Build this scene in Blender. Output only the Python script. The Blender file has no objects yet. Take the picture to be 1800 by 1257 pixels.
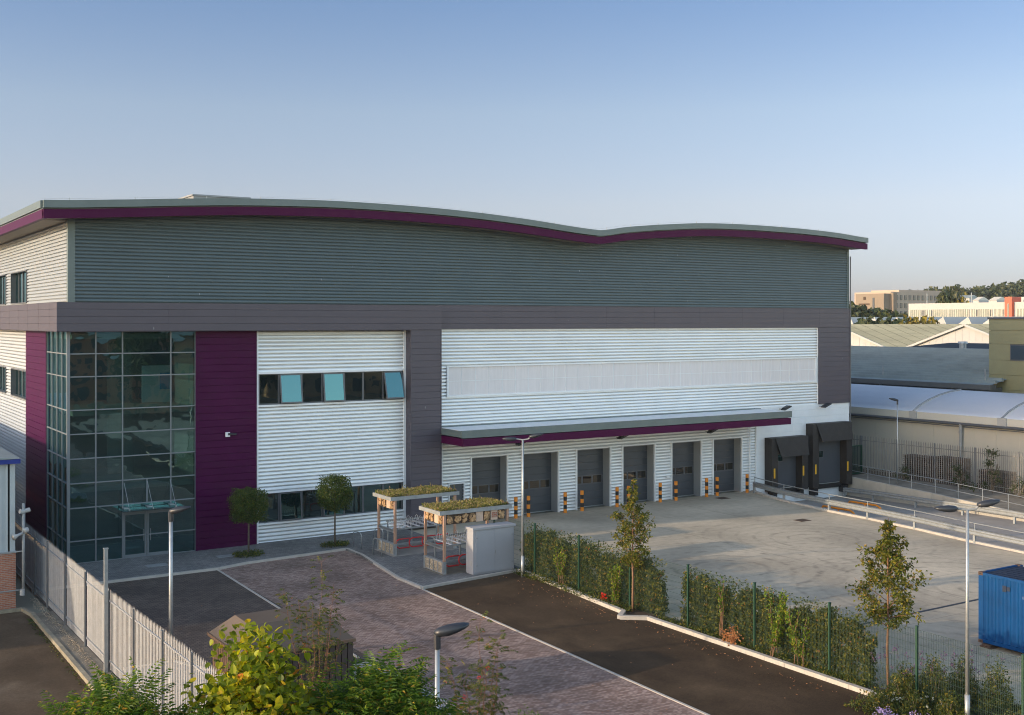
import bpy, math, random
from mathutils import Vector, Matrix
R_ = random.Random(7)
scene = bpy.context.scene
COL = scene.collection
rad = math.radians

# ------------------------------------------------------------------ helpers
class MB:
    def __init__(s): s.v=[]; s.f=[]; s.m=[]; s.M=None
    def add(s, vs, fs, mi=0):
        n=len(s.v)
        if s.M is not None: vs=[tuple(s.M@Vector(p)) for p in vs]
        s.v.extend(vs)
        for f in fs: s.f.append(tuple(n+i for i in f)); s.m.append(mi)
    def box(s,x0,x1,y0,y1,z0,z1,mi=0):
        s.add([(x0,y0,z0),(x1,y0,z0),(x1,y1,z0),(x0,y1,z0),(x0,y0,z1),(x1,y0,z1),(x1,y1,z1),(x0,y1,z1)],
              [(0,3,2,1),(4,5,6,7),(0,1,5,4),(1,2,6,5),(2,3,7,6),(3,0,4,7)],mi)
    def quad(s,a,b,c,d,mi=0): s.add([a,b,c,d],[(0,1,2,3)],mi)
    def prism(s,poly,z0,z1,mi=0):
        n=len(poly); zf=(lambda a: a) if not callable(z1) else z1
        top=[(x,y,(z1(x,y) if callable(z1) else z1)) for x,y in poly]
        bot=[(x,y,(z0(x,y) if callable(z0) else z0)) for x,y in poly]
        fs=[tuple(range(n)),tuple(range(2*n-1,n-1,-1))]+[(i,i+n,(i+1)%n+n,(i+1)%n) for i in range(n)]
        s.add(top+bot,fs,mi)
    def tube(s,path,r,n=6,mi=0,cap=True):
        P=[Vector(p) for p in path]; k=len(P)
        rr=r if isinstance(r,(list,tuple)) else [r]*k
        vs=[];fs=[]
        ref=None
        for i,p in enumerate(P):
            d=(P[min(i+1,k-1)]-P[max(i-1,0)]).normalized()
            if ref is None:
                ref=Vector((0,0,1)) if abs(d.z)<.9 else Vector((1,0,0))
            a=d.cross(ref)
            if a.length<1e-4: a=d.cross(Vector((0,1,0)))
            a.normalize(); b=d.cross(a)
            ref=a.cross(d) if abs(a.cross(d).length)>.1 else ref
            for j in range(n):
                t=2*math.pi*(j+.5)/n
                q=p+a*math.cos(t)*rr[i]+b*math.sin(t)*rr[i]; vs.append(tuple(q))
        for i in range(k-1):
            for j in range(n):
                j2=(j+1)%n
                fs.append((i*n+j,(i+1)*n+j,(i+1)*n+j2,i*n+j2))
        if cap: fs+= [tuple(range(n)),tuple(range(k*n-1,(k-1)*n-1,-1))]
        s.add(vs,fs,mi)
    def bar(s,a,b,w,h,mi=0):
        a=Vector(a);b=Vector(b);d=(b-a).normalized()
        up=Vector((0,0,1)) if abs(d.z)<.95 else Vector((0,1,0))
        sd=d.cross(up).normalized()*w/2; u=sd.normalized().cross(d)*h/2
        vs=[tuple(q) for q in (a-sd-u,a+sd-u,a+sd+u,a-sd+u,b-sd-u,b+sd-u,b+sd+u,b-sd+u)]
        s.add(vs,[(0,1,2,3),(7,6,5,4),(0,4,5,1),(1,5,6,2),(2,6,7,3),(3,7,4,0)],mi)
    def disc(s,c,nrm,r,n=8,mi=0,t=.02):
        c=Vector(c);nrm=Vector(nrm); s.tube([c,c+nrm*t],r,n,mi)
    def build(s,name,mats,parent=None,smooth=False,off=None):
        me=bpy.data.meshes.new(name)
        v=s.v
        if off is None and parent is not None and parent.get('_w'):
            off=parent['_w']
        if off is not None:
            ox,oy,oz=off; v=[(a-ox,b-oy,c-oz) for a,b,c in v]
        me.from_pydata(v,[],s.f)
        if not isinstance(mats,(list,tuple)): mats=[mats]
        for m in mats: me.materials.append(m)
        if len(mats)>1: me.polygons.foreach_set('material_index',s.m)
        if smooth: me.polygons.foreach_set('use_smooth',[True]*len(s.f))
        me.update()
        o=bpy.data.objects.new(name,me); COL.objects.link(o)
        if parent is not None:
            o.parent=parent
            if parent.get('_w') is not None: o['_w']=parent['_w'] if parent.type=='EMPTY' else parent['_w']
        return o

def sub(o):   # let children of a part use the same world->local offset
    return o
def thing(name,loc,label,cat,group=None,world=True):
    o=bpy.data.objects.new(name,None); COL.objects.link(o); o.location=loc
    o.empty_display_size=.2
    o['label']=label; o['category']=cat
    if group: o['group']=group
    if world: o['_w']=tuple(float(a) for a in loc)
    return o
def tag(o,label,cat,group=None):
    o['label']=label;o['category']=cat
    if group:o['group']=group
    return o
def struct(o): o['kind']='structure'; return o
def kids(o): return [c for c in bpy.data.objects if c.parent==o]
_kid={}
def copy_tree(o,parent=None):
    c=o.copy(); COL.objects.link(c)
    if parent is not None: c.parent=parent
    for ch in list(kids(o)): copy_tree(ch,c)
    return c
def dup(o,loc,label,rz=None):
    c=copy_tree(o); c.location=loc; c['label']=label
    if rz is not None: c.rotation_euler=(0,0,rz)
    return c
def one(mb,name,mats,label,cat,group=None,smooth=False,loc=None):
    o=mb.build(name,mats,None,smooth,off=loc)
    if loc: o.location=loc
    return tag(o,label,cat,group)

# ------------------------------------------------------------------ materials
def mat(name,col,rough=.6,var=.12,scale=3.,bump=0.,bscale=60.,metal=0.,spec=.5,specks=0.,coat=0.,streak=0.,island=0.,stretch=(1,1,1)):
    m=bpy.data.materials.new(name); m.use_nodes=True; N=m.node_tree.nodes; L=m.node_tree.links
    b=N['Principled BSDF']
    b.inputs['Roughness'].default_value=rough; b.inputs['Metallic'].default_value=metal
    b.inputs['Specular IOR Level'].default_value=spec; b.inputs['Coat Weight'].default_value=coat
    tc=N.new('ShaderNodeTexCoord'); mp=N.new('ShaderNodeMapping'); L.new(tc.outputs['Object'],mp.inputs[0]); mp.inputs['Scale'].default_value=stretch
    nz=N.new('ShaderNodeTexNoise'); nz.inputs['Scale'].default_value=scale; nz.inputs['Detail'].default_value=10; nz.inputs['Roughness'].default_value=.68
    L.new(mp.outputs[0],nz.inputs['Vector'])
    mr=N.new('ShaderNodeMapRange'); mr.inputs['From Min'].default_value=.3; mr.inputs['From Max'].default_value=.7
    mr.inputs['To Min'].default_value=1-var; mr.inputs['To Max'].default_value=1+var; L.new(nz.outputs['Fac'],mr.inputs['Value'])
    mx=N.new('ShaderNodeVectorMath'); mx.operation='SCALE'; mx.inputs[0].default_value=col[:3]; L.new(mr.outputs[0],mx.inputs['Scale'])
    out=mx.outputs[0]
    if island:
        g=N.new('ShaderNodeNewGeometry'); mr2=N.new('ShaderNodeMapRange'); mr2.inputs['To Min'].default_value=1-island; mr2.inputs['To Max'].default_value=1+island
        L.new(g.outputs['Random Per Island'],mr2.inputs['Value'])
        m2=N.new('ShaderNodeVectorMath'); m2.operation='SCALE'; L.new(out,m2.inputs[0]); L.new(mr2.outputs[0],m2.inputs['Scale']); out=m2.outputs[0]
    if specks:
        mp2=N.new('ShaderNodeMapping'); L.new(tc.outputs['Object'],mp2.inputs[0]); mp2.inputs['Scale'].default_value=(1.1,1.1,.35)
        vo=N.new('ShaderNodeTexVoronoi'); vo.inputs['Scale'].default_value=1.3; L.new(mp2.outputs[0],vo.inputs['Vector'])
        lt=N.new('ShaderNodeMath'); lt.operation='LESS_THAN'; lt.inputs[1].default_value=.035; L.new(vo.outputs['Distance'],lt.inputs[0])
        ml=N.new('ShaderNodeMath'); ml.operation='MULTIPLY'; ml.inputs[1].default_value=specks; L.new(lt.outputs[0],ml.inputs[0])
        mm=N.new('ShaderNodeMix'); mm.data_type='RGBA'; mm.inputs['B'].default_value=(.5,.5,.5,1); L.new(out,mm.inputs['A']); L.new(ml.outputs[0],mm.inputs['Factor']); out=mm.outputs['Result']
    L.new(out,b.inputs['Base Color'])
    if bump:
        n2=N.new('ShaderNodeTexNoise'); n2.inputs['Scale'].default_value=bscale; n2.inputs['Detail'].default_value=4; L.new(mp.outputs[0],n2.inputs['Vector'])
        bp=N.new('ShaderNodeBump'); bp.inputs['Strength'].default_value=bump; bp.inputs['Distance'].default_value=.02; L.new(n2.outputs['Fac'],bp.inputs['Height']); L.new(bp.outputs[0],b.inputs['Normal'])
    return m

def leafmat(name,cols,trans=.35,rough=.5):
    m=bpy.data.materials.new(name); m.use_nodes=True; N=m.node_tree.nodes; L=m.node_tree.links
    b=N['Principled BSDF']; b.inputs['Roughness'].default_value=rough; b.inputs['Specular IOR Level'].default_value=.35
    g=N.new('ShaderNodeNewGeometry'); cr=N.new('ShaderNodeValToRGB'); L.new(g.outputs['Random Per Island'],cr.inputs[0])
    e=cr.color_ramp.elements
    while len(e)<len(cols): e.new(.5)
    for i,c in enumerate(cols):
        e[i].position=c[0]; e[i].color=(*c[1],1)
    tc=N.new('ShaderNodeTexCoord'); nz=N.new('ShaderNodeTexNoise'); nz.inputs['Scale'].default_value=2.2; L.new(tc.outputs['Object'],nz.inputs['Vector'])
    mr=N.new('ShaderNodeMapRange'); mr.inputs['From Min'].default_value=.3; mr.inputs['From Max'].default_value=.7; mr.inputs['To Min'].default_value=.7; mr.inputs['To Max'].default_value=1.3; L.new(nz.outputs['Fac'],mr.inputs['Value'])
    sc=N.new('ShaderNodeVectorMath'); sc.operation='SCALE'; L.new(cr.outputs[0],sc.inputs[0]); L.new(mr.outputs[0],sc.inputs['Scale'])
    L.new(sc.outputs[0],b.inputs['Base Color'])
    t=N.new('ShaderNodeBsdfTranslucent'); s2=N.new('ShaderNodeVectorMath'); s2.operation='SCALE'; s2.inputs['Scale'].default_value=1.5; L.new(sc.outputs[0],s2.inputs[0]); L.new(s2.outputs[0],t.inputs['Color'])
    mx=N.new('ShaderNodeMixShader'); mx.inputs[0].default_value=trans; L.new(b.outputs[0],mx.inputs[1]); L.new(t.outputs[0],mx.inputs[2])
    L.new(mx.outputs[0],N['Material Output'].inputs[0])
    return m

def glassmat(name,tint,refl=.1,trans=.5,wob=.0,gcol=(.55,.85,.88,1)):
    m=bpy.data.materials.new(name); m.use_nodes=True; N=m.node_tree.nodes; L=m.node_tree.links
    N.remove(N['Principled BSDF'])
    gl=N.new('ShaderNodeBsdfGlossy'); gl.inputs['Roughness'].default_value=.01; gl.inputs['Color'].default_value=gcol
    tr=N.new('ShaderNodeBsdfTransparent'); tr.inputs['Color'].default_value=(*tint,1)
    df=N.new('ShaderNodeBsdfDiffuse'); df.inputs['Color'].default_value=(tint[0]*.08,tint[1]*.1,tint[2]*.12,1)
    fr=N.new('ShaderNodeFresnel'); fr.inputs['IOR'].default_value=1.5
    ad=N.new('ShaderNodeMath'); ad.operation='MULTIPLY_ADD'; ad.inputs[1].default_value=1.0; ad.inputs[2].default_value=refl; ad.use_clamp=True; L.new(fr.outputs[0],ad.inputs[0])
    m1=N.new('ShaderNodeMixShader'); m1.inputs[0].default_value=trans; L.new(df.outputs[0],m1.inputs[1]); L.new(tr.outputs[0],m1.inputs[2])
    m2=N.new('ShaderNodeMixShader'); L.new(ad.outputs[0],m2.inputs[0]); L.new(m1.outputs[0],m2.inputs[1]); L.new(gl.outputs[0],m2.inputs[2])
    if wob:
        tc=N.new('ShaderNodeTexCoord'); nz=N.new('ShaderNodeTexNoise'); nz.inputs['Scale'].default_value=.7; L.new(tc.outputs['Object'],nz.inputs['Vector'])
        bp=N.new('ShaderNodeBump'); bp.inputs['Strength'].default_value=wob; bp.inputs['Distance'].default_value=.02; L.new(nz.outputs['Fac'],bp.inputs['Height']); L.new(bp.outputs[0],gl.inputs['Normal']); 
    L.new(m2.outputs[0],N['Material Output'].inputs[0])
    return m

def paver(name,c1,c2,mort,bw=.2,bh=.1,rot=0.,msize=.008,var=.25,vert=False):
    m=bpy.data.materials.new(name); m.use_nodes=True; N=m.node_tree.nodes; L=m.node_tree.links
    b=N['Principled BSDF']; b.inputs['Roughness'].default_value=.85
    tc=N.new('ShaderNodeTexCoord'); mp=N.new('ShaderNodeMapping'); mp.inputs['Rotation'].default_value=(0,0,rot)
    if vert:
        sp=N.new('ShaderNodeSeparateXYZ'); L.new(tc.outputs['Object'],sp.inputs[0]); aa=N.new('ShaderNodeMath'); L.new(sp.outputs[0],aa.inputs[0]); L.new(sp.outputs[1],aa.inputs[1])
        cc=N.new('ShaderNodeCombineXYZ'); L.new(aa.outputs[0],cc.inputs[0]); L.new(sp.outputs[2],cc.inputs[1]); L.new(cc.outputs[0],mp.inputs[0])
    else: L.new(tc.outputs['Object'],mp.inputs[0])
    br=N.new('ShaderNodeTexBrick'); br.inputs['Scale'].default_value=1; br.inputs['Brick Width'].default_value=bw; br.inputs['Row Height'].default_value=bh; br.inputs['Mortar Size'].default_value=msize
    br.inputs['Color1'].default_value=(*c1,1); br.inputs['Color2'].default_value=(*c2,1); br.inputs['Mortar'].default_value=(*mort,1); br.inputs['Bias'].default_value=0; L.new(mp.outputs[0],br.inputs['Vector'])
    nz=N.new('ShaderNodeTexNoise'); nz.inputs['Scale'].default_value=.45; nz.inputs['Detail'].default_value=8; L.new(tc.outputs['Object'],nz.inputs['Vector'])
    mr=N.new('ShaderNodeMapRange'); mr.inputs['From Min'].default_value=.3; mr.inputs['From Max'].default_value=.7; mr.inputs['To Min'].default_value=1-var; mr.inputs['To Max'].default_value=1+var; L.new(nz.outputs['Fac'],mr.inputs['Value'])
    sc=N.new('ShaderNodeVectorMath'); sc.operation='SCALE'; L.new(br.outputs['Color'],sc.inputs[0]); L.new(mr.outputs[0],sc.inputs['Scale']); L.new(sc.outputs[0],b.inputs['Base Color'])
    bp=N.new('ShaderNodeBump'); bp.inputs['Strength'].default_value=.5; bp.inputs['Distance'].default_value=.006; L.new(br.outputs['Fac'],bp.inputs['Height']); bp.invert=True; L.new(bp.outputs[0],b.inputs['Normal'])
    return m

def concrete_yard(name):
    m=bpy.data.materials.new(name); m.use_nodes=True; N=m.node_tree.nodes; L=m.node_tree.links
    b=N['Principled BSDF']; b.inputs['Roughness'].default_value=.8
    tc=N.new('ShaderNodeTexCoord')
    def noise(s,d=8,st=(1,1,1),dist=0):
        mp=N.new('ShaderNodeMapping'); mp.inputs['Scale'].default_value=st; L.new(tc.outputs['Object'],mp.inputs[0])
        n=N.new('ShaderNodeTexNoise'); n.inputs['Scale'].default_value=s; n.inputs['Detail'].default_value=d; n.inputs['Distortion'].default_value=dist; L.new(mp.outputs[0],n.inputs['Vector']); return n.outputs['Fac']
    def mrange(x,a,b2,c,d):
        r=N.new('ShaderNodeMapRange'); r.inputs['From Min'].default_value=a; r.inputs['From Max'].default_value=b2; r.inputs['To Min'].default_value=c; r.inputs['To Max'].default_value=d; L.new(x,r.inputs['Value']); return r.outputs[0]
    def mul(a,b2):
        q=N.new('ShaderNodeMath'); q.operation='MULTIPLY'; L.new(a,q.inputs[0]); L.new(b2,q.inputs[1]); return q.outputs[0]
    v=mrange(noise(.16),.3,.7,.66,1.16)
    v=mul(v,mrange(noise(2.5),.3,.7,.9,1.08))
    v=mul(v,mrange(noise(18,4),.3,.7,.93,1.06))
    # tyre scrub: rings around turning centres
    for (cx,cy,rr,sc) in ((36,-15,6.,1.0),(27,-18,8.,.8),(33,-27,9.,.9)):
        mp=N.new('ShaderNodeMapping'); mp.inputs['Location'].default_value=(-cx,-cy,0); L.new(tc.outputs['Object'],mp.inputs[0])
        w=N.new('ShaderNodeTexWave'); w.wave_type='RINGS'; w.rings_direction='Z'; w.inputs['Scale'].default_value=.33*sc; w.inputs['Distortion'].default_value=3.5; w.inputs['Detail'].default_value=3; w.inputs['Detail Scale'].default_value=.5; L.new(mp.outputs[0],w.inputs['Vector'])
        ln=N.new('ShaderNodeVectorMath'); ln.operation='LENGTH'; L.new(mp.outputs[0],ln.inputs[0])
        mask=mrange(ln.outputs['Value'],rr*.5,rr*1.4,1,0)
        band=mrange(w.outputs['Fac'],.76,1.,0,.36)
        a=mul(mask,band); a=mul(a,mrange(noise(1.2,5,(1,1,1),1),.4,.65,0,1))
        inv=N.new('ShaderNodeMath'); inv.operation='SUBTRACT'; inv.inputs[0].default_value=1; L.new(a,inv.inputs[1]); v=mul(v,inv.outputs[0])
    # oil stains
    v=mul(v,mrange(noise(.45,6,(1,2.2,1),.6),.62,.72,1,.78))
    sc=N.new('ShaderNodeVectorMath'); sc.operation='SCALE'; sc.inputs[0].default_value=(.50,.42,.31); L.new(v,sc.inputs['Scale'])
    # joints
    sx=N.new('ShaderNodeSeparateXYZ'); L.new(tc.outputs['Object'],sx.inputs[0])
    def joint(o,per,offs,w):
        ad=N.new('ShaderNodeMath'); ad.operation='ADD'; ad.inputs[1].default_value=offs; L.new(o,ad.inputs[0])
        md=N.new('ShaderNodeMath'); md.operation='PINGPONG'; md.inputs[1].default_value=per/2; L.new(ad.outputs[0],md.inputs[0])
        lt=N.new('ShaderNodeMath'); lt.operation='LESS_THAN'; lt.inputs[1].default_value=w; L.new(md.outputs[0],lt.inputs[0]); return lt.outputs[0]
    j1=joint(sx.outputs[0],6.5,1.3,.025); j2=joint(sx.outputs[1],4.8,.4,.02)
    jm=N.new('ShaderNodeMath'); jm.operation='MAXIMUM'; L.new(j1,jm.inputs[0]); L.new(j2,jm.inputs[1])
    jf=N.new('ShaderNodeMath'); jf.operation='MULTIPLY'; jf.inputs[1].default_value=.45; L.new(jm.outputs[0],jf.inputs[0])
    mx=N.new('ShaderNodeMix'); mx.data_type='RGBA'; mx.inputs['B'].default_value=(.1,.09,.08,1); L.new(sc.outputs[0],mx.inputs['A']); L.new(jf.outputs[0],mx.inputs['Factor'])
    L.new(mx.outputs['Result'],b.inputs['Base Color'])
    n=N.new('ShaderNodeTexNoise'); n.inputs['Scale'].default_value=30; L.new(tc.outputs['Object'],n.inputs['Vector'])
    bp=N.new('ShaderNodeBump'); bp.inputs['Strength'].default_value=.25; bp.inputs['Distance'].default_value=.01; L.new(n.outputs['Fac'],bp.inputs['Height']); L.new(bp.outputs[0],b.inputs['Normal'])
    return m

M={}
M['grey_clad']=mat('grey_clad',(.075,.108,.124),.45,.08,.6,specks=.5)
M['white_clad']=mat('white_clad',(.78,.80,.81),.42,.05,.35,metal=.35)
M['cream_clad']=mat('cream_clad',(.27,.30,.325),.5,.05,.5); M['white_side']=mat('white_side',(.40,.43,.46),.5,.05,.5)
M['band']=mat('band',(.085,.075,.095),.5,.06,.8,specks=.35,metal=.25)
M['purple']=mat('purple',(.055,.003,.040),.45,.14,.7,specks=.3,spec=.12)
M['purple_trim']=mat('purple_trim',(.062,.003,.040),.45,.08,1.,spec=.12)
M['gutter_grey']=mat('gutter_grey',(.12,.155,.155),.4,.1,1.)
M['white_trim']=mat('white_trim',(.78,.80,.82),.4,.04,2.)
M['white_plank']=mat('white_plank',(.78,.80,.82),.45,.05,1.)
M['poly']=mat('poly',(.68,.65,.66),.35,.07,1.4,stretch=(4,1,.3))
M['mullion']=mat('mullion',(.17,.19,.205),.4,.06,2.)
M['frame_grey']=mat('frame_grey',(.10,.105,.115),.4,.06,2.)
M['door_grey']=mat('door_grey',(.06,.068,.08),.4,.08,1.2)
M['jamb']=mat('jamb',(.26,.27,.28),.5,.05,1.)
M['soffit']=mat('soffit',(.22,.17,.12),.6,.1,1.)
M['poster']=mat('poster',(.05,.3,.6),.5,.1)
M['tray']=mat('tray',(.62,.62,.66),.4,.05)
M['rubber']=mat('rubber',(.022,.019,.018),.6,.4,1.5,bump=.6,bscale=6)
M['black']=mat('black',(.012,.012,.013),.5,.2)
M['yellow']=mat('yellow',(.75,.42,.02),.5,.1)
M['orange']=mat('orange',(.75,.24,.015),.5,.12)
M['galv']=mat('galv',(.36,.38,.39),.42,.15,6.,metal=.55)
M['galv_dull']=mat('galv_dull',(.30,.31,.31),.6,.2,3.,metal=.2)
M['lamp_head']=mat('lamp_head',(.03,.034,.042),.4,.1)
M['asphalt']=mat('asphalt',(.08,.06,.044),.9,.35,.35,bump=.5,bscale=90)
M['asphalt_old']=mat('asphalt_old',(.12,.092,.068),.95,.35,.5,bump=.5,bscale=50)
M['soil']=mat('soil',(.06,.04,.028),1.,.4,4.,bump=1,bscale=20)
M['ground']=mat('ground',(.2,.19,.15),1.,.4,.02)
M['kerb']=mat('kerb',(.46,.42,.37),.85,.12,4.,bump=.2)
M['kerb_old']=mat('kerb_old',(.26,.23,.17),.9,.35,2.,bump=.6,bscale=12)
M['old_conc']=mat('old_conc',(.20,.17,.13),.95,.35,1.2,bump=.6,bscale=25)
M['conc_wall']=mat('conc_wall',(.44,.40,.34),.85,.15,.7,bump=.2)
M['yard']=concrete_yard('yard')
def asphalt(name,col,big=.25,speck=.3,warm=(.12,.09,.065)):
    m=bpy.data.materials.new(name); m.use_nodes=True; N=m.node_tree.nodes; L=m.node_tree.links; b=N['Principled BSDF']; b.inputs['Roughness'].default_value=.92; b.inputs['Specular IOR Level'].default_value=.15
    tc=N.new('ShaderNodeTexCoord'); cur=None
    for sc_,amt,det,st in ((.13,big,4,(1,1,1)),(.9,.16,8,(1,.5,1)),(9,.14,6,(1,1,1)),(55,speck,3,(1,1,1))):
        mp=N.new('ShaderNodeMapping'); mp.inputs['Scale'].default_value=st; L.new(tc.outputs['Object'],mp.inputs[0])
        n=N.new('ShaderNodeTexNoise'); n.inputs['Scale'].default_value=sc_; n.inputs['Detail'].default_value=det; n.inputs['Roughness'].default_value=.65; L.new(mp.outputs[0],n.inputs['Vector'])
        r=N.new('ShaderNodeMapRange'); r.inputs['From Min'].default_value=.33; r.inputs['From Max'].default_value=.67; r.inputs['To Min'].default_value=1-amt; r.inputs['To Max'].default_value=1+amt; L.new(n.outputs['Fac'],r.inputs['Value'])
        if cur is None: cur=r.outputs[0]
        else:
            q=N.new('ShaderNodeMath'); q.operation='MULTIPLY'; L.new(cur,q.inputs[0]); L.new(r.outputs[0],q.inputs[1]); cur=q.outputs[0]
    dn=N.new('ShaderNodeTexNoise'); dn.inputs['Scale'].default_value=.35; dn.inputs['Detail'].default_value=9; dn.inputs['Distortion'].default_value=.8; L.new(tc.outputs['Object'],dn.inputs['Vector'])
    dr=N.new('ShaderNodeMapRange'); dr.inputs['From Min'].default_value=.52; dr.inputs['From Max'].default_value=.7; dr.inputs['To Max'].default_value=.55; L.new(dn.outputs['Fac'],dr.inputs['Value'])
    mx=N.new('ShaderNodeMix'); mx.data_type='RGBA'; mx.inputs['A'].default_value=(*col,1); mx.inputs['B'].default_value=(*warm,1); L.new(dr.outputs[0],mx.inputs['Factor'])
    sc=N.new('ShaderNodeVectorMath'); sc.operation='SCALE'; L.new(mx.outputs['Result'],sc.inputs[0]); L.new(cur,sc.inputs['Scale']); L.new(sc.outputs[0],b.inputs['Base Color'])
    n=N.new('ShaderNodeTexNoise'); n.inputs['Scale'].default_value=80; L.new(tc.outputs['Object'],n.inputs['Vector'])
    bp=N.new('ShaderNodeBump'); bp.inputs['Strength'].default_value=.5; bp.inputs['Distance'].default_value=.01; L.new(n.outputs['Fac'],bp.inputs['Height']); L.new(bp.outputs[0],b.inputs['Normal'])
    return m
M['asphalt']=asphalt('asphalt',(.066,.044,.027),.3,.35,(.125,.085,.05))
M['asphalt_old']=asphalt('asphalt_old',(.105,.075,.05),.3,.25,(.19,.15,.11))
M['paver_dark']=paver('paver_dark',(.082,.058,.046),(.135,.10,.08),(.04,.03,.024),bw=.24,bh=.13,rot=.02,msize=.014,var=.25)
M['ramp']=mat('ramp',(.30,.27,.24),.85,.2,.6,bump=.2)
M['paver_red']=paver('paver_red',(.19,.112,.085),(.37,.26,.215),(.10,.075,.06),rot=0.02,var=.32)
M['paver_grey']=paver('paver_grey',(.15,.145,.14),(.25,.235,.22),(.06,.06,.06),rot=.03)
M['paver_apron']=paver('paver_apron',(.2,.2,.19),(.32,.31,.3),(.08,.08,.08),bw=.3,bh=.15)
M['brick']=paver('brick',(.30,.10,.06),(.42,.16,.09),(.35,.3,.26),bw=.225,bh=.075,msize=.01,var=.15,vert=True)
M['brown_brick']=paver('brown_brick',(.42,.24,.14),(.55,.33,.2),(.3,.25,.2),bw=.225,bh=.075,var=.15,vert=True)
M['timber']=mat('timber',(.42,.25,.17),.7,.25,3.,stretch=(6,6,.6))
M['log']=mat('log',(.36,.22,.11),.8,.4,14.,island=.5)
M['bark_dark']=mat('bark_dark',(.07,.045,.03),.9,.3,8)
M['board']=mat('board',(.55,.40,.30),.7,.12,3.)
M['stone']=mat('stone',(.42,.34,.25),.9,.3,14.,bump=1,bscale=18,island=.3)
M['red']=mat('red',(.62,.02,.02),.35,.08)
M['cabinet']=mat('cabinet',(.38,.38,.40),.4,.04,1.)
M['blue_cont']=mat('blue_cont',(.001,.052,.17),.6,.22,.8,spec=.2,specks=.3,bump=.1,bscale=5)
M['blue_dk']=mat('blue_dk',(.025,.035,.06),.7,.25,1.,spec=.2)
M['wood_dark']=mat('wood_dark',(.1,.06,.04),.9,.3)
M['brown_store']=mat('brown_store',(.15,.095,.062),.5,.1,1.)
M['brown_shade']=mat('brown_shade',(.055,.038,.035),.55,.12,1.)  # darker copy of brown_store, shade put into the walls off the sun
M['mesh_green']=mat('mesh_green',(.02,.05,.035),.5,.15)
M['post_green']=mat('post_green',(.008,.05,.028),.5,.15)
M['bark']=mat('bark',(.22,.12,.07),.9,.35,10,bump=.6,bscale=30)
M['bark_grey']=mat('bark_grey',(.14,.11,.08),.9,.35,10,bump=.6,bscale=30)
M['twig_red']=mat('twig_red',(.16,.075,.045),.7,.25,10)
M['tent']=mat('tent',(.80,.80,.80),.5,.05,.2)
M['tent_cream']=mat('tent_cream',(.60,.57,.50),.5,.05,.3)
M['shed_wall']=mat('shed_wall',(.50,.46,.385),.6,.06,.3)
M['dark_roof']=mat('dark_roof',(.25,.29,.29),.5,.2,.3)
M['dark_wall']=mat('dark_wall',(.10,.10,.095),.6,.1,1.)
M['blue_roof']=mat('blue_roof',(.022,.034,.05),.8,.2,.2,spec=.1)
M['moss_roof']=mat('moss_roof',(.62,.50,.28),.95,.3,.25,stretch=(.3,1.5,1))
M['moss_roof'].name='moss_roof'
M['white_far']=mat('white_far',(.42,.415,.40),.7,.06,.5)
M['olive']=mat('olive',(.26,.24,.13),.6,.12,.4)
M['hotel_tan']=mat('hotel_tan',(.22,.175,.13),.8,.08,.1)
M['hotel_dk']=mat('hotel_dk',(.40,.32,.25),.8,.08,.1)
M['win_far']=mat('win_far',(.05,.07,.09),.15,.1,.3)
M['win_pale']=mat('win_pale',(.22,.24,.21),.3,.2,.3)
M['red_tower']=mat('red_tower',(.55,.10,.05),.6,.06,.3)
M['int_wall']=mat('int_wall',(.30,.31,.28),.8,.1,.7)
M['int_floor']=mat('int_floor',(.45,.43,.36),.6,.1,1)
M['glass']=glassmat('glass',(.28,.46,.48),.14,.75,wob=.5,gcol=(.50,.86,.90,1))
M['glass_win']=glassmat('glass_win',(.25,.33,.33),.14,.7,wob=.25)
M['glass_open']=glassmat('glass_open',(.1,.2,.22),.30,.3,gcol=(.26,.54,.55,1))
M['door_glass']=glassmat('door_glass',(.1,.12,.12),.08,.3,wob=.3,gcol=(.8,.75,.65,1))
M['glass_canopy']=glassmat('glass_canopy',(.45,.62,.62),.0,.7)
M['speaker']=mat('speaker',(.4,.4,.4),.4,.05)
M['ochre']=mat('ochre',(.55,.38,.2),.8,.1)
LF={}
LF['lime']=leafmat('leaf_lime',[(0,(.08,.12,.006)),(.45,(.20,.24,.008)),(.85,(.38,.37,.012)),(.965,(.5,.34,.02)),(1,(.55,.16,.02))],.5)
LF['sumac']=leafmat('leaf_sumac',[(0,(.04,.09,.010)),(.6,(.09,.165,.014)),(.9,(.20,.26,.02)),(1,(.35,.2,.03))],.4)
LF['rowan']=leafmat('leaf_rowan',[(0,(.05,.075,.014)),(.7,(.10,.12,.02)),(.95,(.2,.15,.03)),(1,(.3,.08,.03))],.3)
LF['pear']=leafmat('leaf_pear',[(0,(.05,.075,.010)),(.6,(.11,.125,.014)),(.9,(.24,.20,.025)),(1,(.34,.20,.03))],.35)
LF['topiary']=leafmat('leaf_topiary',[(0,(.03,.06,.012)),(.7,(.06,.095,.016)),(1,(.12,.12,.02))],.25)
LF['ivy']=leafmat('leaf_ivy',[(0,(.028,.045,.010)),(.55,(.07,.085,.014)),(.85,(.15,.15,.018)),(.96,(.25,.19,.03)),(1,(.28,.10,.03))],.25)
LF['bright']=leafmat('leaf_bright',[(0,(.09,.16,.02)),(.7,(.15,.22,.02)),(1,(.4,.36,.03))],.35)
LF['shrub']=leafmat('leaf_shrub',[(0,(.03,.055,.012)),(.6,(.07,.09,.016)),(.9,(.15,.15,.02)),(1,(.3,.2,.03))],.25)
LF['sedum']=leafmat('leaf_sedum',[(0,(.11,.13,.02)),(.45,(.22,.20,.04)),(.8,(.36,.28,.10)),(1,(.36,.2,.16))],.15)
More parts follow.
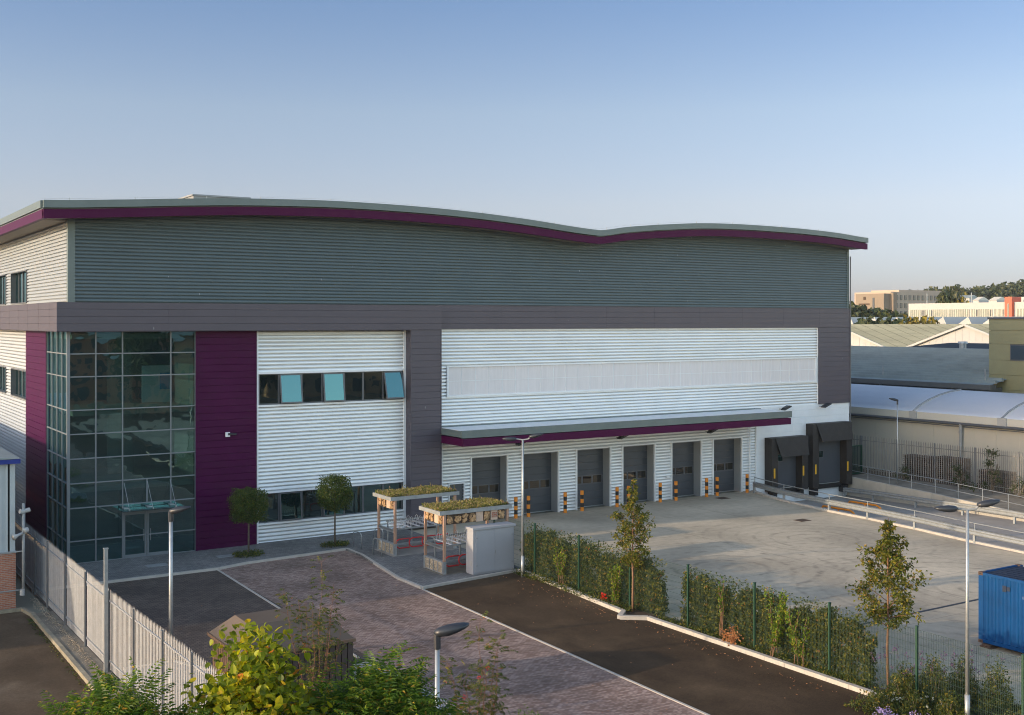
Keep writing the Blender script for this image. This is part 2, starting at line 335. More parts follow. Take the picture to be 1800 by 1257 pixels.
LF['far']=leafmat('leaf_far',[(0,(.025,.04,.014)),(.6,(.045,.06,.018)),(1,(.075,.08,.025))],.1)
LF['far_yellow']=leafmat('leaf_far_yellow',[(0,(.12,.10,.02)),(1,(.26,.20,.03))],.1)
LF['redberry']=leafmat('red_berry',[(0,(.5,.02,.01)),(1,(.7,.05,.02))],.05)
LF['autumn']=leafmat('leaf_autumn',[(0,(.35,.14,.05)),(1,(.55,.28,.12))],.25)
LF['violet']=leafmat('violet_flower',[(0,(.12,.05,.13)),(1,(.25,.12,.25))],.1)
LF['lavender']=leafmat('lavender_flower',[(0,(.30,.22,.48)),(1,(.42,.34,.6))],.1)
LF['white_flower']=leafmat('white_flower',[(0,(.6,.6,.45)),(1,(.7,.7,.6))],.1)

# ------------------------------------------------------------------ foliage generators
def rv(r=R_):
    while True:
        v=Vector((r.uniform(-1,1),r.uniform(-1,1),r.uniform(-1,1)))
        if .05<v.length<1: return v.normalized()
def leaf(mb,p,d,nrm,l,w,mi=0,fold=.25,droop=.15):
    d=d.normalized(); s=d.cross(nrm)
    if s.length<1e-3: s=d.cross(Vector((.3,.2,.9)))
    s.normalize(); n=s.cross(d)
    a=p; m=p+d*l*.45; t=p+d*l-n*l*droop
    L_=m+s*w*.5+n*w*fold; Rr=m-s*w*.5+n*w*fold
    mb.add([tuple(a),tuple(Rr),tuple(t),tuple(L_)],[(0,1,2),(0,2,3)],mi)
def bigleaf(mb,p,d,nrm,l,w,mi=0):
    d=d.normalized(); s=d.cross(nrm)
    if s.length<1e-3: s=d.cross(Vector((.3,.2,.9)))
    s.normalize(); n=s.cross(d)
    pts=[(0,0,0),(-.04,.32,.07),(.25,.52,.10),(.6,.42,.06),(.82,.2,-.02),(1.0,0,-.12),(.82,-.2,-.02),(.6,-.42,.06),(.25,-.52,.10),(-.04,-.32,.07)]
    vs=[tuple(p+d*a*l+s*b*w+n*c*l) for a,b,c in pts]
    mid=tuple(p+d*.45*l-n*.02*l)
    vs.append(mid)
    mb.add(vs,[(i,(i+1)%10,10) for i in range(10)],mi)
def pinnate(mb,p,d,l,nl,lw,ll,mi=0,droop=.5,r=R_):
    d=d.normalized(); pos=p.copy(); cur=d.copy(); step=l/nl
    up=Vector((0,0,1))
    for i in range(nl):
        cur=(cur-up*droop/nl).normalized(); pos=pos+cur*step
        s=cur.cross(up)
        if s.length<1e-3: s=Vector((1,0,0))
        s.normalize(); n=s.cross(cur)
        f=math.sin(math.pi*(i+1.5)/(nl+2))*.6+.5
        for sg in (-1,1):
            leaf(mb,pos,(s*sg+cur*.5-up*.25+rv(r)*.12),n+rv(r)*.25,ll*f,lw*f,mi)
    leaf(mb,pos,cur,n,ll*.7,lw*.8,mi)

def make_tree(name,loc,label,cat,H,z0,prof,nl,up,leafkind,lm,bark,r0=.06,seed=1,lsize=.08,lw=.05,nleaf=60,spread=.25,twigs=4,group=None,top_tuft=True,lean=(0,0),parent_extra=None,xy=1.0):
    r=random.Random(seed)
    t=thing(name,loc,label,cat,group,world=False)
    tr=MB(); lf=MB()
    pts=[];rad_=[]
    n=8; ox=oy=0
    for i in range(n+1):
        k=i/n; ox+=r.uniform(-1,1)*.02*H/6; oy+=r.uniform(-1,1)*.02*H/6
        pts.append(Vector((ox+lean[0]*k*H,oy+lean[1]*k*H,k*H*.97))); rad_.append(r0*(1-k)**.8+.006)
    tr.tube(pts,rad_,8)
    def at(z):
        k=min(max(z/(H*.97),0),.999)*n; i=int(k); return pts[i].lerp(pts[i+1],k-i)
    az=r.uniform(0,6.28)
    for i in range(nl):
        k=(i+.5)/nl; z=z0+(H*.96-z0)*k; az+=2.39996+r.uniform(-.4,.4)
        Rr=prof(k)*r.uniform(.72,1.15)
        e=up+r.uniform(-.2,.2)
        d=Vector((math.cos(az)*math.cos(e),math.sin(az)*math.cos(e),math.sin(e)))
        st=at(z-Rr*math.sin(e)*.4 if z-Rr*math.sin(e)*.4>z0*.8 else z0*.9)
        L_=Rr/max(math.cos(e),.3)
        lim=[st];cur=d.copy()
        for j in range(4):
            cur=(cur+rv(r)*.18+Vector((0,0,.06))).normalized(); lim.append(lim[-1]+cur*L_/4)
        rb=max(.006,r0*.35*(1-k*.7)); tr.tube(lim,[rb,rb*.8,rb*.6,rb*.4,.004],5)
        for q in range(twigs):
            kk=r.uniform(.3,1); idx=min(int(kk*4),3); b=lim[idx].lerp(lim[idx+1],kk*4-idx)
            td=(cur*.6+rv(r)).normalized(); tl=L_*r.uniform(.18,.42)*(1.2-kk*.4)
            e2=b+td*tl; tr.tube([b,e2],[.005,.003],4,cap=False)
            for w in range(int(nleaf/twigs*min(1.2,.12+Rr/.7))):
                f=r.random(); c=b.lerp(e2,f)+rv(r)*spread*r.random()**.7*Rr*.6
                c.x*=1
                if leafkind=='pin': pinnate(lf,c,rv(r)+Vector((0,0,.2)),lsize*3.5,5,lw,lsize,r=r)
                elif leafkind=='big': bigleaf(lf,c,(rv(r)+Vector((0,0,-.3))),Vector((0,0,1))+rv(r)*.8,lsize*r.uniform(.7,1.2),lw*r.uniform(.8,1.2))
                else: leaf(lf,c,rv(r)+Vector((0,0,-.2)),rv(r)+Vector((0,0,.7)),lsize*r.uniform(.7,1.25),lw*r.uniform(.8,1.2))
    tr.build('trunk',bark,t,smooth=True); lf.build('crown',lm,t)
    return t

# ------------------------------------------------------------------ world, sun, camera
AZ=rad(11.5); TE=.225; EL=math.atan(TE)
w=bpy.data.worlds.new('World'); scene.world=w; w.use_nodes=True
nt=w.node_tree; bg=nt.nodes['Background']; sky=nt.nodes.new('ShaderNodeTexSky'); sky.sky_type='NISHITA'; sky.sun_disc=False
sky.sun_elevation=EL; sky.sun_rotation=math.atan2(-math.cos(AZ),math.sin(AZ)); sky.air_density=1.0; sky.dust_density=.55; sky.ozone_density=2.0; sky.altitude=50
# sky multiplier: added fill from behind the viewpoint for the shaded front, dimmer ahead
def wn(t,**k):
    n=nt.nodes.new(t)
    for a,b in k.items(): setattr(n,a,b)
    return n
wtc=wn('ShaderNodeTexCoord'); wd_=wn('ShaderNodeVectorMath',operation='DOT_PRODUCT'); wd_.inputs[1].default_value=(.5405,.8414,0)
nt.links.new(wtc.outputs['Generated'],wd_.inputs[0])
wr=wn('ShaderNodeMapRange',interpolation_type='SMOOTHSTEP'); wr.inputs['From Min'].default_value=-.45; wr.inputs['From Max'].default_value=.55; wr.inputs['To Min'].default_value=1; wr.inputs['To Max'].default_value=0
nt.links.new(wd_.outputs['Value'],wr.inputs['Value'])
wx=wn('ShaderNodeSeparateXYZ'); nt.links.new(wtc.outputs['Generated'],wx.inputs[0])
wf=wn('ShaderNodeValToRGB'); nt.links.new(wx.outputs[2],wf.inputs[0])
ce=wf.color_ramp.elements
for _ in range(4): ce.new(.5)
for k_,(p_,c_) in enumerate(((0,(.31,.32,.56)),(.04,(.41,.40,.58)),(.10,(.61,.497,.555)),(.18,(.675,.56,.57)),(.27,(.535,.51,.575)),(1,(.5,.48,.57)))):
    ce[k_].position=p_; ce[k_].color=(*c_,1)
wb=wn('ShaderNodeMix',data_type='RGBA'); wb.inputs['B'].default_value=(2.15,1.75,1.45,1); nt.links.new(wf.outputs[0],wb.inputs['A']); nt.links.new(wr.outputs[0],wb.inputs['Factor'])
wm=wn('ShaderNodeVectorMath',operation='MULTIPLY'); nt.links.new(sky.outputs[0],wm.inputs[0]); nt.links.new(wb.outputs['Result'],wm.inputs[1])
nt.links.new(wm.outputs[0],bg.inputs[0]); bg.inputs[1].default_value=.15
sd=bpy.data.lights.new('sun','SUN'); sd.energy=2.0; sd.angle=rad(.6); sd.color=(1,.79,.54)
so=bpy.data.objects.new('sun',sd); COL.objects.link(so)
dv=Vector((math.cos(AZ),-math.sin(AZ),-TE)).normalized()
so.rotation_euler=dv.to_track_quat('-Z','Y').to_euler(); so.location=(-60,20,40)
scene.cycles.filter_width=1.05
scene.view_settings.view_transform='Standard'; scene.view_settings.look='None'; scene.view_settings.exposure=1.1; scene.view_settings.gamma=1
cd=bpy.data.cameras.new('camera'); cam=bpy.data.objects.new('camera',cd); COL.objects.link(cam); scene.camera=cam
cd.sensor_width=36; cd.lens=36*1996/1800; cd.shift_y=-(628.5-565)/1800; cd.clip_end=8000; cd.clip_start=.1
cam.location=(-11.76,-58.495,12); cam.rotation_euler=(rad(90),0,-.57093)

# ------------------------------------------------------------------ ground and surfaces
def sheet(name,poly,z,m,zb=None):
    mb=MB()
    if zb is None: mb.add([(x,y,z) for x,y in poly],[tuple(range(len(poly)))])
    else: mb.prism(poly,zb,z)
    return struct(mb.build(name,m))
PX0,PX1,PY0=42.,56.4,-24.
mb=MB()
B=6000
xs=[-B,PX0,PX1,B]; ys=[-B,PY0,.4,B]
for i in range(3):
    for j in range(3):
        if i==1 and j==1: continue
        mb.quad((xs[i],ys[j],-.03),(xs[i+1],ys[j],-.03),(xs[i+1],ys[j+1],-.03),(xs[i],ys[j+1],-.03))
struct(mb.build('ground',M['ground']))
sheet('road',[(-40,-90),(-3.2,-90),(-3.2,-7.9),(-40,-7.6)],0.0,M['asphalt_old'])
sheet('pavement',[(-3.15,-90),(-2.0,-90),(-2.45,-9.2),(-3.15,-9.2)],.13,M['old_conc'],-.02)
sheet('car_park',[(-2.45,-90),(5.74,-90),(5.9,-4.75),(-2.45,-4.75)],.004,M['paver_dark'])
sheet('driveway',[(5.74,-90),(11.0,-90),(11.55,-45),(11.95,-32.5),(12.35,-13.6),(13.2,-5.6),(13.2,-3.75),(7.5,-4.25),(5.9,-4.75)],.008,M['paver_red'])
sheet('car_park_bay',[(11.0,-90),(17.3,-90),(17.5,-33.9),(17.45,-23.1),(16.6,-22.4),(17.2,-21.8),(17.95,-12.9),(12.3,-13.6),(11.95,-32.5),(11.55,-45)],.012,M['asphalt'])
sheet('footpath',[(-2.45,0.2),(-2.45,-4.6),(5.9,-4.6),(7.5,-4.1),(13.05,-3.6),(13.05,-5.6),(12.3,-11.1),(12.4,-13.4),(18.3,-12.7),(18.3,.2)],.10,M['paver_grey'],-.02)
sheet('flower_bed',[(17.45,-90),(18.35,-90),(18.35,-12.75),(17.98,-12.8),(17.3,-21.8),(17.0,-22.5),(17.55,-23.1),(17.62,-33.9)],.06,M['soil'],-.02)
sheet('yard',[(18.35,-90),(60,-90),(49.5,-24),(42.2,-24),(43.7,-12),(45.7,-.3),(45.7,.2),(18.35,.2)],.008,M['yard'])
# dock ramp, sloping down to the docks
mb=MB(); 
def rz(y): return -1.15*max(0,1-abs(y)/20.) 
yy=[.3,-4,-8,-12,-16,-20,-24]
for a,b in zip(yy,yy[1:]):
    mb.quad((42,a,rz(a)+.012),(42,b,rz(b)+.012),(56.4,b,rz(b)+.012),(56.4,a,rz(a)+.012))
struct(mb.build('loading_ramp',M['ramp']))
sheet('walkway',[(55.95,.3),(54.1,-9),(51.6,-18),(49.5,-26),(49.5,-60),(58.6,-60),(58.6,.3)],.28,M['old_conc'],-1.3)
# kerbs (each run its own mesh of short kerb stones)
def kerb(name,pts,w,z0,z1,m,gap=.915,closed=False):
    mb=MB()
    for a,b in zip(pts,pts[1:]):
        a=Vector((*a,0));b=Vector((*b,0)); L_=(b-a).length; n=max(1,round(L_/gap)); d=(b-a)/n
        for i in range(n):
            p=a+d*i; q=a+d*(i+1); e=d.normalized()*.006
            zz=(z0+z1)/2+R_.uniform(-.002,.002)
            mb.bar(tuple(p+e+Vector((0,0,zz))),tuple(q-e+Vector((0,0,zz))),w,z1-z0)
    return struct(mb.build(name,m))
kerb('kerb',[(-2.4,-4.69),(5.95,-4.69),(7.5,-4.19),(13.14,-3.69),(13.14,-5.6),(12.35,-11.1),(12.35,-13.5),(18.0,-12.76)],.15,-.02,.115,M['kerb'])
kerb('kerb',[(18.0,-12.84),(17.25,-21.8),(16.6,-22.35),(17.5,-23.05),(17.58,-34.2),(15.6,-36.3),(15.3,-42)],.2,-.02,.16,M['kerb'])
kerb('kerb',[(5.9,-4.75),(5.68,-14),(5.5,-21.5)],.1,-.02,.028,M['kerb'])
kerb('kerb',[(12.33,-13.6),(11.95,-32.5),(11.55,-45)],.1,-.02,.03,M['kerb'])
kerb('kerb',[(-3.22,-9.0),(-3.22,-40)],.16,-.02,.16,M['kerb_old'])
kerb('kerb',[(-12,-7.9),(-3.4,-7.9),(-3.22,-9)],.16,-.02,.13,M['kerb_old'])
kerb('kerb',[(45.6,-.5),(44.4,-4.6),(43.75,-9),(43.6,-12.2),(43.2,-16),(42.5,-20.4),(42.1,-25),(41.6,-32)],.25,-1.2,.13,M['kerb'],gap=2.4)
# drain channel and covers
mb=MB(); mb.box(18.5,41.8,-28.24,-28.09,0,.016); struct(mb.build('drain_channel',M['black']))
for i,(x,y) in enumerate(((41.87,-1.41),(39.94,-10.36))):
    mb=MB(); mb.box(x-.42,x+.42,y-.36,y+.36,.0,.02)
    for k in range(6): mb.box(x-.38,x+.38,y-.31+k*.11,y-.26+k*.11,.018,.026,1)
    one(mb,'drain_cover',[M['wood_dark'],M['bark_dark']],['rusty drain cover in shade just in front of the rightmost loading bay','rusty drain cover out on the sunlit yard concrete'][i],'drain cover','drain covers in the yard')
for (x,y,lab) in ((3.6,-2.5,'pale cover set in the footpath in front of the glass entrance'),(7.2,-2.2,'small pale cover in the footpath beside the purple wall')):
    mb=MB(); mb.box(x-.5,x+.5,y-.3,y+.3,.1,.108); mb.box(x-.46,x+.46,y-.26,y+.26,.106,.113); one(mb,'inspection_cover',M['galv_dull'],lab,'cover','covers in the footpath')

# ------------------------------------------------------------------ cladding profiles
def profile(kind,z0,z1,pitch,depth):
    if kind=='trap': seq=[(0,0),(.42,0),(.52,depth),(.9,depth)]
    elif kind=='sin': seq=[(i/8,depth*(.5-.5*math.cos(2*math.pi*i/8))) for i in range(8)]
    elif kind=='rib': seq=[(0,depth*1.9),(.15,depth*1.9),(.18,depth*.1),(.34,0),(.6,depth*.12),(.86,depth*.5)]
    elif kind=='plank': seq=[(0,depth),(.03,0),(.97,depth*.15),(.985,depth)]
    pts=[]
    k=math.floor(z0/pitch)
    allp=[]
    while k*pitch<z1+pitch:
        for a,o in seq: allp.append(((k+a)*pitch,o))
        k+=1
    def interp(z):
        for (a,o),(b,q) in zip(allp,allp[1:]):
            if a<=z<=b: return o+(q-o)*(z-a)/max(b-a,1e-6)
        return 0
    pts=[(z0,interp(z0))]+[(z,o) for z,o in allp if z0+1e-4<z<z1-1e-4]+[(z1,interp(z1))]
    return pts
def clad(mb,axis,a0,a1,z0,z1,c,kind='trap',pitch=.2,depth=.035,mi=0):
    pr=profile(kind,z0,z1,pitch,depth)
    n=len(pr); vs=[]
    for a in (a0,a1):
        for z,o in pr:
            vs.append((a,c+o,z) if axis=='x' else (c+o,a,z))
    if axis=='x': fs=[(i,n+i,n+i+1,i+1) for i in range(n-1)]
    else: fs=[(i,i+1,n+i+1,n+i) for i in range(n-1)]
    mb.add(vs,fs,mi)

# ------------------------------------------------------------------ warehouse
wh=thing('warehouse',(0,0,0),'large purple and grey clad warehouse with double curved roof and glazed corner','building')
BD=62.
# upper grey wall
mb=MB(); clad(mb,'x',.3,56.0,12.9,17.62,.0,'rib',.18,.045); ug=mb.build('upper_front_wall',M['grey_clad'],wh)
mb=MB(); mb.box(-.02,.32,-.025,.3,12.9,17.3); mb.build('corner_trim',M['gutter_grey'],wh)
mb=MB(); mb.box(55.9,56.08,-.03,.3,12.96,17.6); mb.build('corner_trim',M['gutter_grey'],wh)
# left side upper wall with two window openings
mb=MB()
SW=[(11.2,16.4),(18.4,23.6),(26.,31.)]
def wall_y(mb,y0,y1,z0,z1,c,kind,pitch,depth,holes):
    # holes: list of (ya,yb,za,zb)
    if not holes: clad(mb,'y',y0,y1,z0,z1,c,kind,pitch,depth); return
    za,zb=holes[0][2],holes[0][3]
    clad(mb,'y',y0,y1,z0,za,c,kind,pitch,depth); clad(mb,'y',y0,y1,zb,z1,c,kind,pitch,depth)
    cur=y0
    for h in holes: clad(mb,'y',cur,h[0],za,zb,c,kind,pitch,depth); cur=h[1]
    clad(mb,'y',cur,y1,za,zb,c,kind,pitch,depth)
wall_y(mb,.3,BD,12.9,17.5,0.,'rib',.18,.045,[(a,b,13.1,14.9) for a,b in SW])
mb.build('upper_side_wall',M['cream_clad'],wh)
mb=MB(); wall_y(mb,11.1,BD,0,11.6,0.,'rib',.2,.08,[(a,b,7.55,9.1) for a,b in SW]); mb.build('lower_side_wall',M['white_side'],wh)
# purple panels
mb=MB(); clad(mb,'y',5.15,11.1,0,11.6,-.08,'plank',.36,.03); mb.box(-.1,0.2,5.1,5.16,0,11.6); mb.build('purple_side_panel',M['purple'],wh)
mb=MB(); clad(mb,'x',6.3,9.5,0.02,11.6,-.1,'plank',.36,.03); mb.box(6.26,6.34,-.14,.3,0,11.6); mb.box(9.46,9.54,-.12,.2,0,11.6); mb.build('purple_front_panel',M['purple'],wh)
# purple grey band (box projecting) left, its leg, the right band and its leg
mb=MB(); P=.66
clad(mb,'x',-P,20.5,11.5,12.93,-P,'plank',.36,.015)
clad(mb,'y',-P,BD,11.5,12.93,-P,'plank',.36,.015)
mb.add([(-P,-P,12.935),(20.5,-P,12.935),(20.5,.1,12.935),(.1,.1,12.935),(.1,BD,12.935),(-P,BD,12.935)],[(0,1,2,3),(0,3,4,5)])
mb.add([(-P,-P,11.495),(20.5,-P,11.495),(20.5,.1,11.495),(.1,.1,11.495),(.1,BD,11.495),(-P,BD,11.495)],[(3,2,1,0),(5,4,3,0)])
for x in (1.2,4.7,8.2,11.7,15.2): mb.box(x,x+.02,-P-.004,-P+.02,11.5,12.93)
for y in (1.2,4.,7,10,13,16,19): mb.box(-P-.004,-P+.02,y,y+.03,11.5,12.93)
mb.build('left_band',M['band'],wh)
mb=MB(); clad(mb,'x',18.55,20.5,0.1,11.5,-P+.02,'plank',.36,.015); mb.box(18.5,18.56,-P,.2,0,11.49); mb.box(20.46,20.52,-P,.2,0.1,12.93); mb.build('band_column',M['band'],wh)
mb=MB(); clad(mb,'x',20.5,56.02,11.58,12.95,-.12,'plank',.36,.015); mb.box(20.5,56.0,-.14,.2,12.93,12.97); mb.box(20.5,52.74,-.13,.2,11.54,11.59)
for x in (25,29,33,37,41,45,49,52.74): mb.box(x,x+.02,-.125,.0,11.6,12.93)
mb.build('right_band',M['band'],wh)
mb=MB(); clad(mb,'x',52.74,56.02,5.88,11.56,-.12,'plank',.36,.015); mb.box(56.0,56.06,-.14,.3,5.88,12.95); mb.box(52.68,52.76,-.13,.1,5.88,11.56); mb.build('band_column',M['band'],wh)
# white middle panel with two window strips
WX0,WX1=9.7,18.3
mb=MB()
clad(mb,'x',9.6,18.5,9.25,11.55,0,'rib',.205,.08); clad(mb,'x',9.6,18.5,2.8,7.5,0,'rib',.205,.08); clad(mb,'x',9.6,18.5,.12,1.15,0,'rib',.205,.08)
mb.build('white_panel',M['white_clad'],wh)
mb=MB()
for a,b in ((9.5,9.66),(18.36,18.5)):
    mb.box(a,b,-.06,.06,.1,11.5)
for z in (9.22,7.46,2.8,1.12): mb.box(9.55,18.45,-.09,.08,z-.05,z+.05)
mb.build('panel_trim',M['white_trim'],wh)
# white right walls : upper above canopy, translucent strip, bays below
DO=[(22.94,25.44),(26.6,29.25),(30.71,33.35),(34.42,37.06),(38.6,41.2),(42.35,44.98)]
TX0,TX1,TZ0,TZ1=21.34,52.4,7.62,9.28
mb=MB()
clad(mb,'x',20.5,52.74,TZ1,11.58,0,'rib',.2,.08); clad(mb,'x',20.5,52.74,5.84,TZ0,0,'rib',.2,.08)
clad(mb,'x',20.5,TX0,TZ0,TZ1,0,'rib',.2,.08); clad(mb,'x',TX1,52.74,TZ0,TZ1,0,'rib',.2,.08)
clad(mb,'x',20.5,46.4,3.84,5.84,0,'rib',.2,.08)
cur=20.5
for i,(a,b) in enumerate(DO):
    if i==0:
        clad(mb,'x',20.5,21.4,0,3.84,0,'rib',.2,.08); clad(mb,'x',21.4,22.4,2.35,3.84,0,'rib',.2,.08); clad(mb,'x',22.4,a,0,3.84,0,'rib',.2,.08)
    else: clad(mb,'x',cur,a,0,3.84,0,'rib',.2,.08)
    cur=b
clad(mb,'x',cur,46.4,0,3.84,0,'rib',.2,.08)
mb.build('lower_front_wall',M['white_clad'],wh)
mb=MB()
mb.box(20.55,52.7,-.02,.1,11.5,11.56)
mb.box(TX0-.12,TX1+.12,-.07,.06,TZ1,TZ1+.1); mb.box(TX0-.12,TX1+.12,-.07,.06,TZ0-.1,TZ0); mb.box(TX0-.12,TX0,-.068,.06,TZ0,TZ1); mb.box(TX1,TX1+.12,-.068,.06,TZ0,TZ1)
for a,b in DO:
    mb.box(a-.08,a,-.06,.06,0,3.84); mb.box(b,b+.08,-.06,.06,0,3.84); mb.box(a-.08,b+.08,-.065,.06,3.84,3.92)
mb.box(21.34,21.4,-.06,.06,0,2.35); mb.box(22.4,22.46,-.06,.06,0,2.35); mb.box(21.34,22.46,-.065,.06,2.35,2.42)
mb.box(46.36,46.44,-.065,.06,0,5.85); mb.box(52.66,52.74,-.065,.06,5.9,11.5)
mb.build('opening_trim',M['white_trim'],wh)
tr_=MB()
tr_.box(TX0,TX1,.02,.06,TZ0,TZ1)
pn=tr_.build('translucent_strip',M['poly'],wh)
mb=MB(); x=TX0+.9
while x<TX1: mb.box(x,x+.025,0,.03,TZ0,TZ1); x+=.95
mb.box(TX0,TX1,0.002,.03,8.44,8.465)
mb.build('glazing_bar',M['white_plank'],pn)
mb=MB(); clad(mb,'x',46.42,56.02,-1.2,5.88,-.04,'plank',.5,.02); mb.box(50.1,50.16,-.05,0,-1.2,5.86); mb.box(55.96,56.06,-.06,.4,-1.2,5.87); mb.build('white_dock_wall',M['white_plank'],wh)
# loading doors: reveal, door leaf with windows
for i,(a,b) in enumerate(DO):
    mb=MB(); mb.box(a+.001,a+.04,.04,.75,0,3.83); mb.box(b-.04,b-.001,.04,.75,0,3.83); mb.box(a+.04,b-.04,.04,.75,3.78,3.83)
    mb.build('door_reveal',M['jamb'],wh)
    mb=MB(); 
    for k in range(8): mb.box(a+.04,b-.04,.7,.76,.06+k*.47,.06+k*.47+.462)
    mb.box(a+.04,b-.04,.69,.76,0.0,.055,1)
    d=mb.build('loading_door',[M['door_grey'],M['galv']],wh)
    wd=(b-a-.3)/3
    for k in range(3):
        mb=MB(); x=a+.12+k*(wd+.02)
        mb.box(x,x+wd,.68,.70,1.5,2.05,0); mb.box(x+.05,x+wd-.05,.672,.69,1.55,2.0,1)
        mb.build('door_window',[M['frame_grey'],M['door_glass']],d)
mb=MB(); mb.box(21.42,22.38,.1,.16,0,2.33); mb.box(22.2,22.3,.06,.1,1.0,1.05); mb.build('side_door',M['door_grey'],wh)
# back box of the shell
mb=MB()
mb.box(56.0,56.04,.3,BD,-1.2,17.4); mb.box(0.05,56,BD,BD+.05,0,17.4)
mb.box(18.6,56,.8,.85,-1.2,12.8)
mb.box(9.5,56,.5,.52,11.0,17.)
mb.build('rear_wall',M['grey_clad'],wh)
# interior behind the glass
mb=MB()
for z in (3.7,7.5,11.3):
    mb.box(.25,18.5,.35 if z!=7.5 else .2,7.5,z-.18,z+.08,1)
    mb.box(.2,1.,5,7.5,z-.18,z+.08,1)
mb.box(.1,18.55,7.5,7.6,0,11.5,0)
mb.box(9.0,9.1,.3,7.5,0,11.5,0)
mb.box(.2,9,.3,7.5,.0,.02,1)
mb.box(4.2,4.3,4.5,7.5,0,11.4,0); mb.box(2.9,4.3,4.5,4.6,7.6,11.3,0); mb.box(2.9,4.3,4.5,4.6,3.8,7.3,0)
mb.box(6.3,6.45,.3,4,0,11.4,0); mb.box(18.5,18.55,.3,7.5,0,11.5,0)
mb.build('interior',[M['int_wall'],M['int_floor']],wh)
mb=MB(); mb.box(5.55,6.1,3.9,4.0,8.3,9.2); mb.build('wall_poster',M['poster'],wh)
mb=MB(); mb.box(4.6,6.2,4.02,4.1,7.6,9.6); mb.build('bright_panel',M['white_trim'],wh)  # pale panel added for the bright sunlit look of the room
# glazed corner
GX=[0,1.29,2.58,4.99,6.26]; GZ=[.1,1.2,2.82,4.03,5.24,6.45,7.63,9.27,10.4,11.5]; GY=[0,1.27,2.5,3.75,5.1]
cw=thing; mb=MB()
def glass_box(mb,axis,a0,a1,z0,z1,c):
    if axis=='x': mb.box(a0,a1,c,c+.02,z0,z1)
    else: mb.box(c,c+.02,a0,a1,z0,z1)
cwf=MB()
t_=.028
for x in GX: cwf.box(x-t_,x+t_,-.06,.06,.1,11.5)
for z in GZ: cwf.box(0,6.26,-.05,.05,z-t_,z+t_)
for y in GY[1:]: cwf.box(-.06,.06,y-t_,y+t_,.1,11.5)
for z in GZ: cwf.box(-.05,.05,0,5.1,z-t_,z+t_)
cwf.box(3.75,3.82,-.058,.05,2.82,4.03); cwf.box(-.07,.07,-.075,.07,.1,11.5)
fr=cwf.build('curtain_wall_frame',M['mullion'],wh)
for i in range(4):
    for j in range(9):
        mb=MB(); x0,x1=GX[i]+t_,GX[i+1]-t_
        if i==2 and j<2:
            continue
        mb.M=Matrix.Translation((0,0,0)); e=[R_.uniform(-.006,.006) for _ in range(3)]
        z0,z1=GZ[j]+t_,GZ[j+1]-t_
        mb.M=None
        mb.add([(x0,0+e[0],z0),(x1,e[1],z0),(x1,e[2],z1),(x0,e[0]+e[2]-e[1],z1)],[(0,1,2,3)])
        mb.build('glass_pane',M['glass'],fr)
        mb=MB(); y0,y1=GY[i]+t_,GY[i+1]-t_
        mb.add([(e[0],y1,z0),(e[1],y0,z0),(e[2],y0,z1),(e[0]+e[2]-e[1],y1,z1)],[(0,1,2,3)])
        mb.build('glass_pane',M['glass'],fr)
# double entrance door + fixed transom
for k,(a,b) in enumerate(((2.62,3.76),(3.80,4.95))):
    mb=MB(); s=.09
    mb.box(a,a+s,-.045,.04,.1,2.38); mb.box(b-s,b,-.045,.04,.1,2.38); mb.box(a+s,b-s,-.045,.04,2.26,2.38); mb.box(a+s,b-s,-.045,.04,.1,.26)
    dd=mb.build('entrance_door',M['mullion'],wh)
    mb=MB(); mb.quad((a+s,-.0,.26),(b-s,-.0,.26),(b-s,0,2.26),(a+s,0,2.26)); mb.build('glass_pane',M['glass'],dd)
    mb=MB(); xh=b-.15 if k==0 else a+.15; mb.tube([(xh,-.1,.9),(xh,-.1,1.5)],.015,6); mb.build('handle',M['galv'],dd)
mb=MB(); mb.box(2.62,4.95,-.04,.04,2.38,2.46); mb.quad((2.62,0,2.46),(4.95,0,2.46),(4.95,0,2.79),(2.62,0,2.79),1); mb.build('transom',[M['mullion'],M['glass']],wh)
# entrance canopy of glass with rods
mb=MB(); mb.box(2.3,5.4,-1.3,-.08,2.62,2.64); cn=mb.build('entrance_canopy',M['glass_canopy'],wh)
for x in (2.65,3.8,4.95):
    mb=MB(); mb.tube([(x,-.06,3.9),(x,-1.1,2.68)],.014,5); mb.build('tie_rod',M['galv'],cn)
    mb=MB(); mb.box(x-.12,x+.12,-.5,-.08,2.645,2.69); mb.box(x-.03,x+.03,-1.16,-1.02,2.645,2.72); mb.build('bracket',M['galv'],cn)
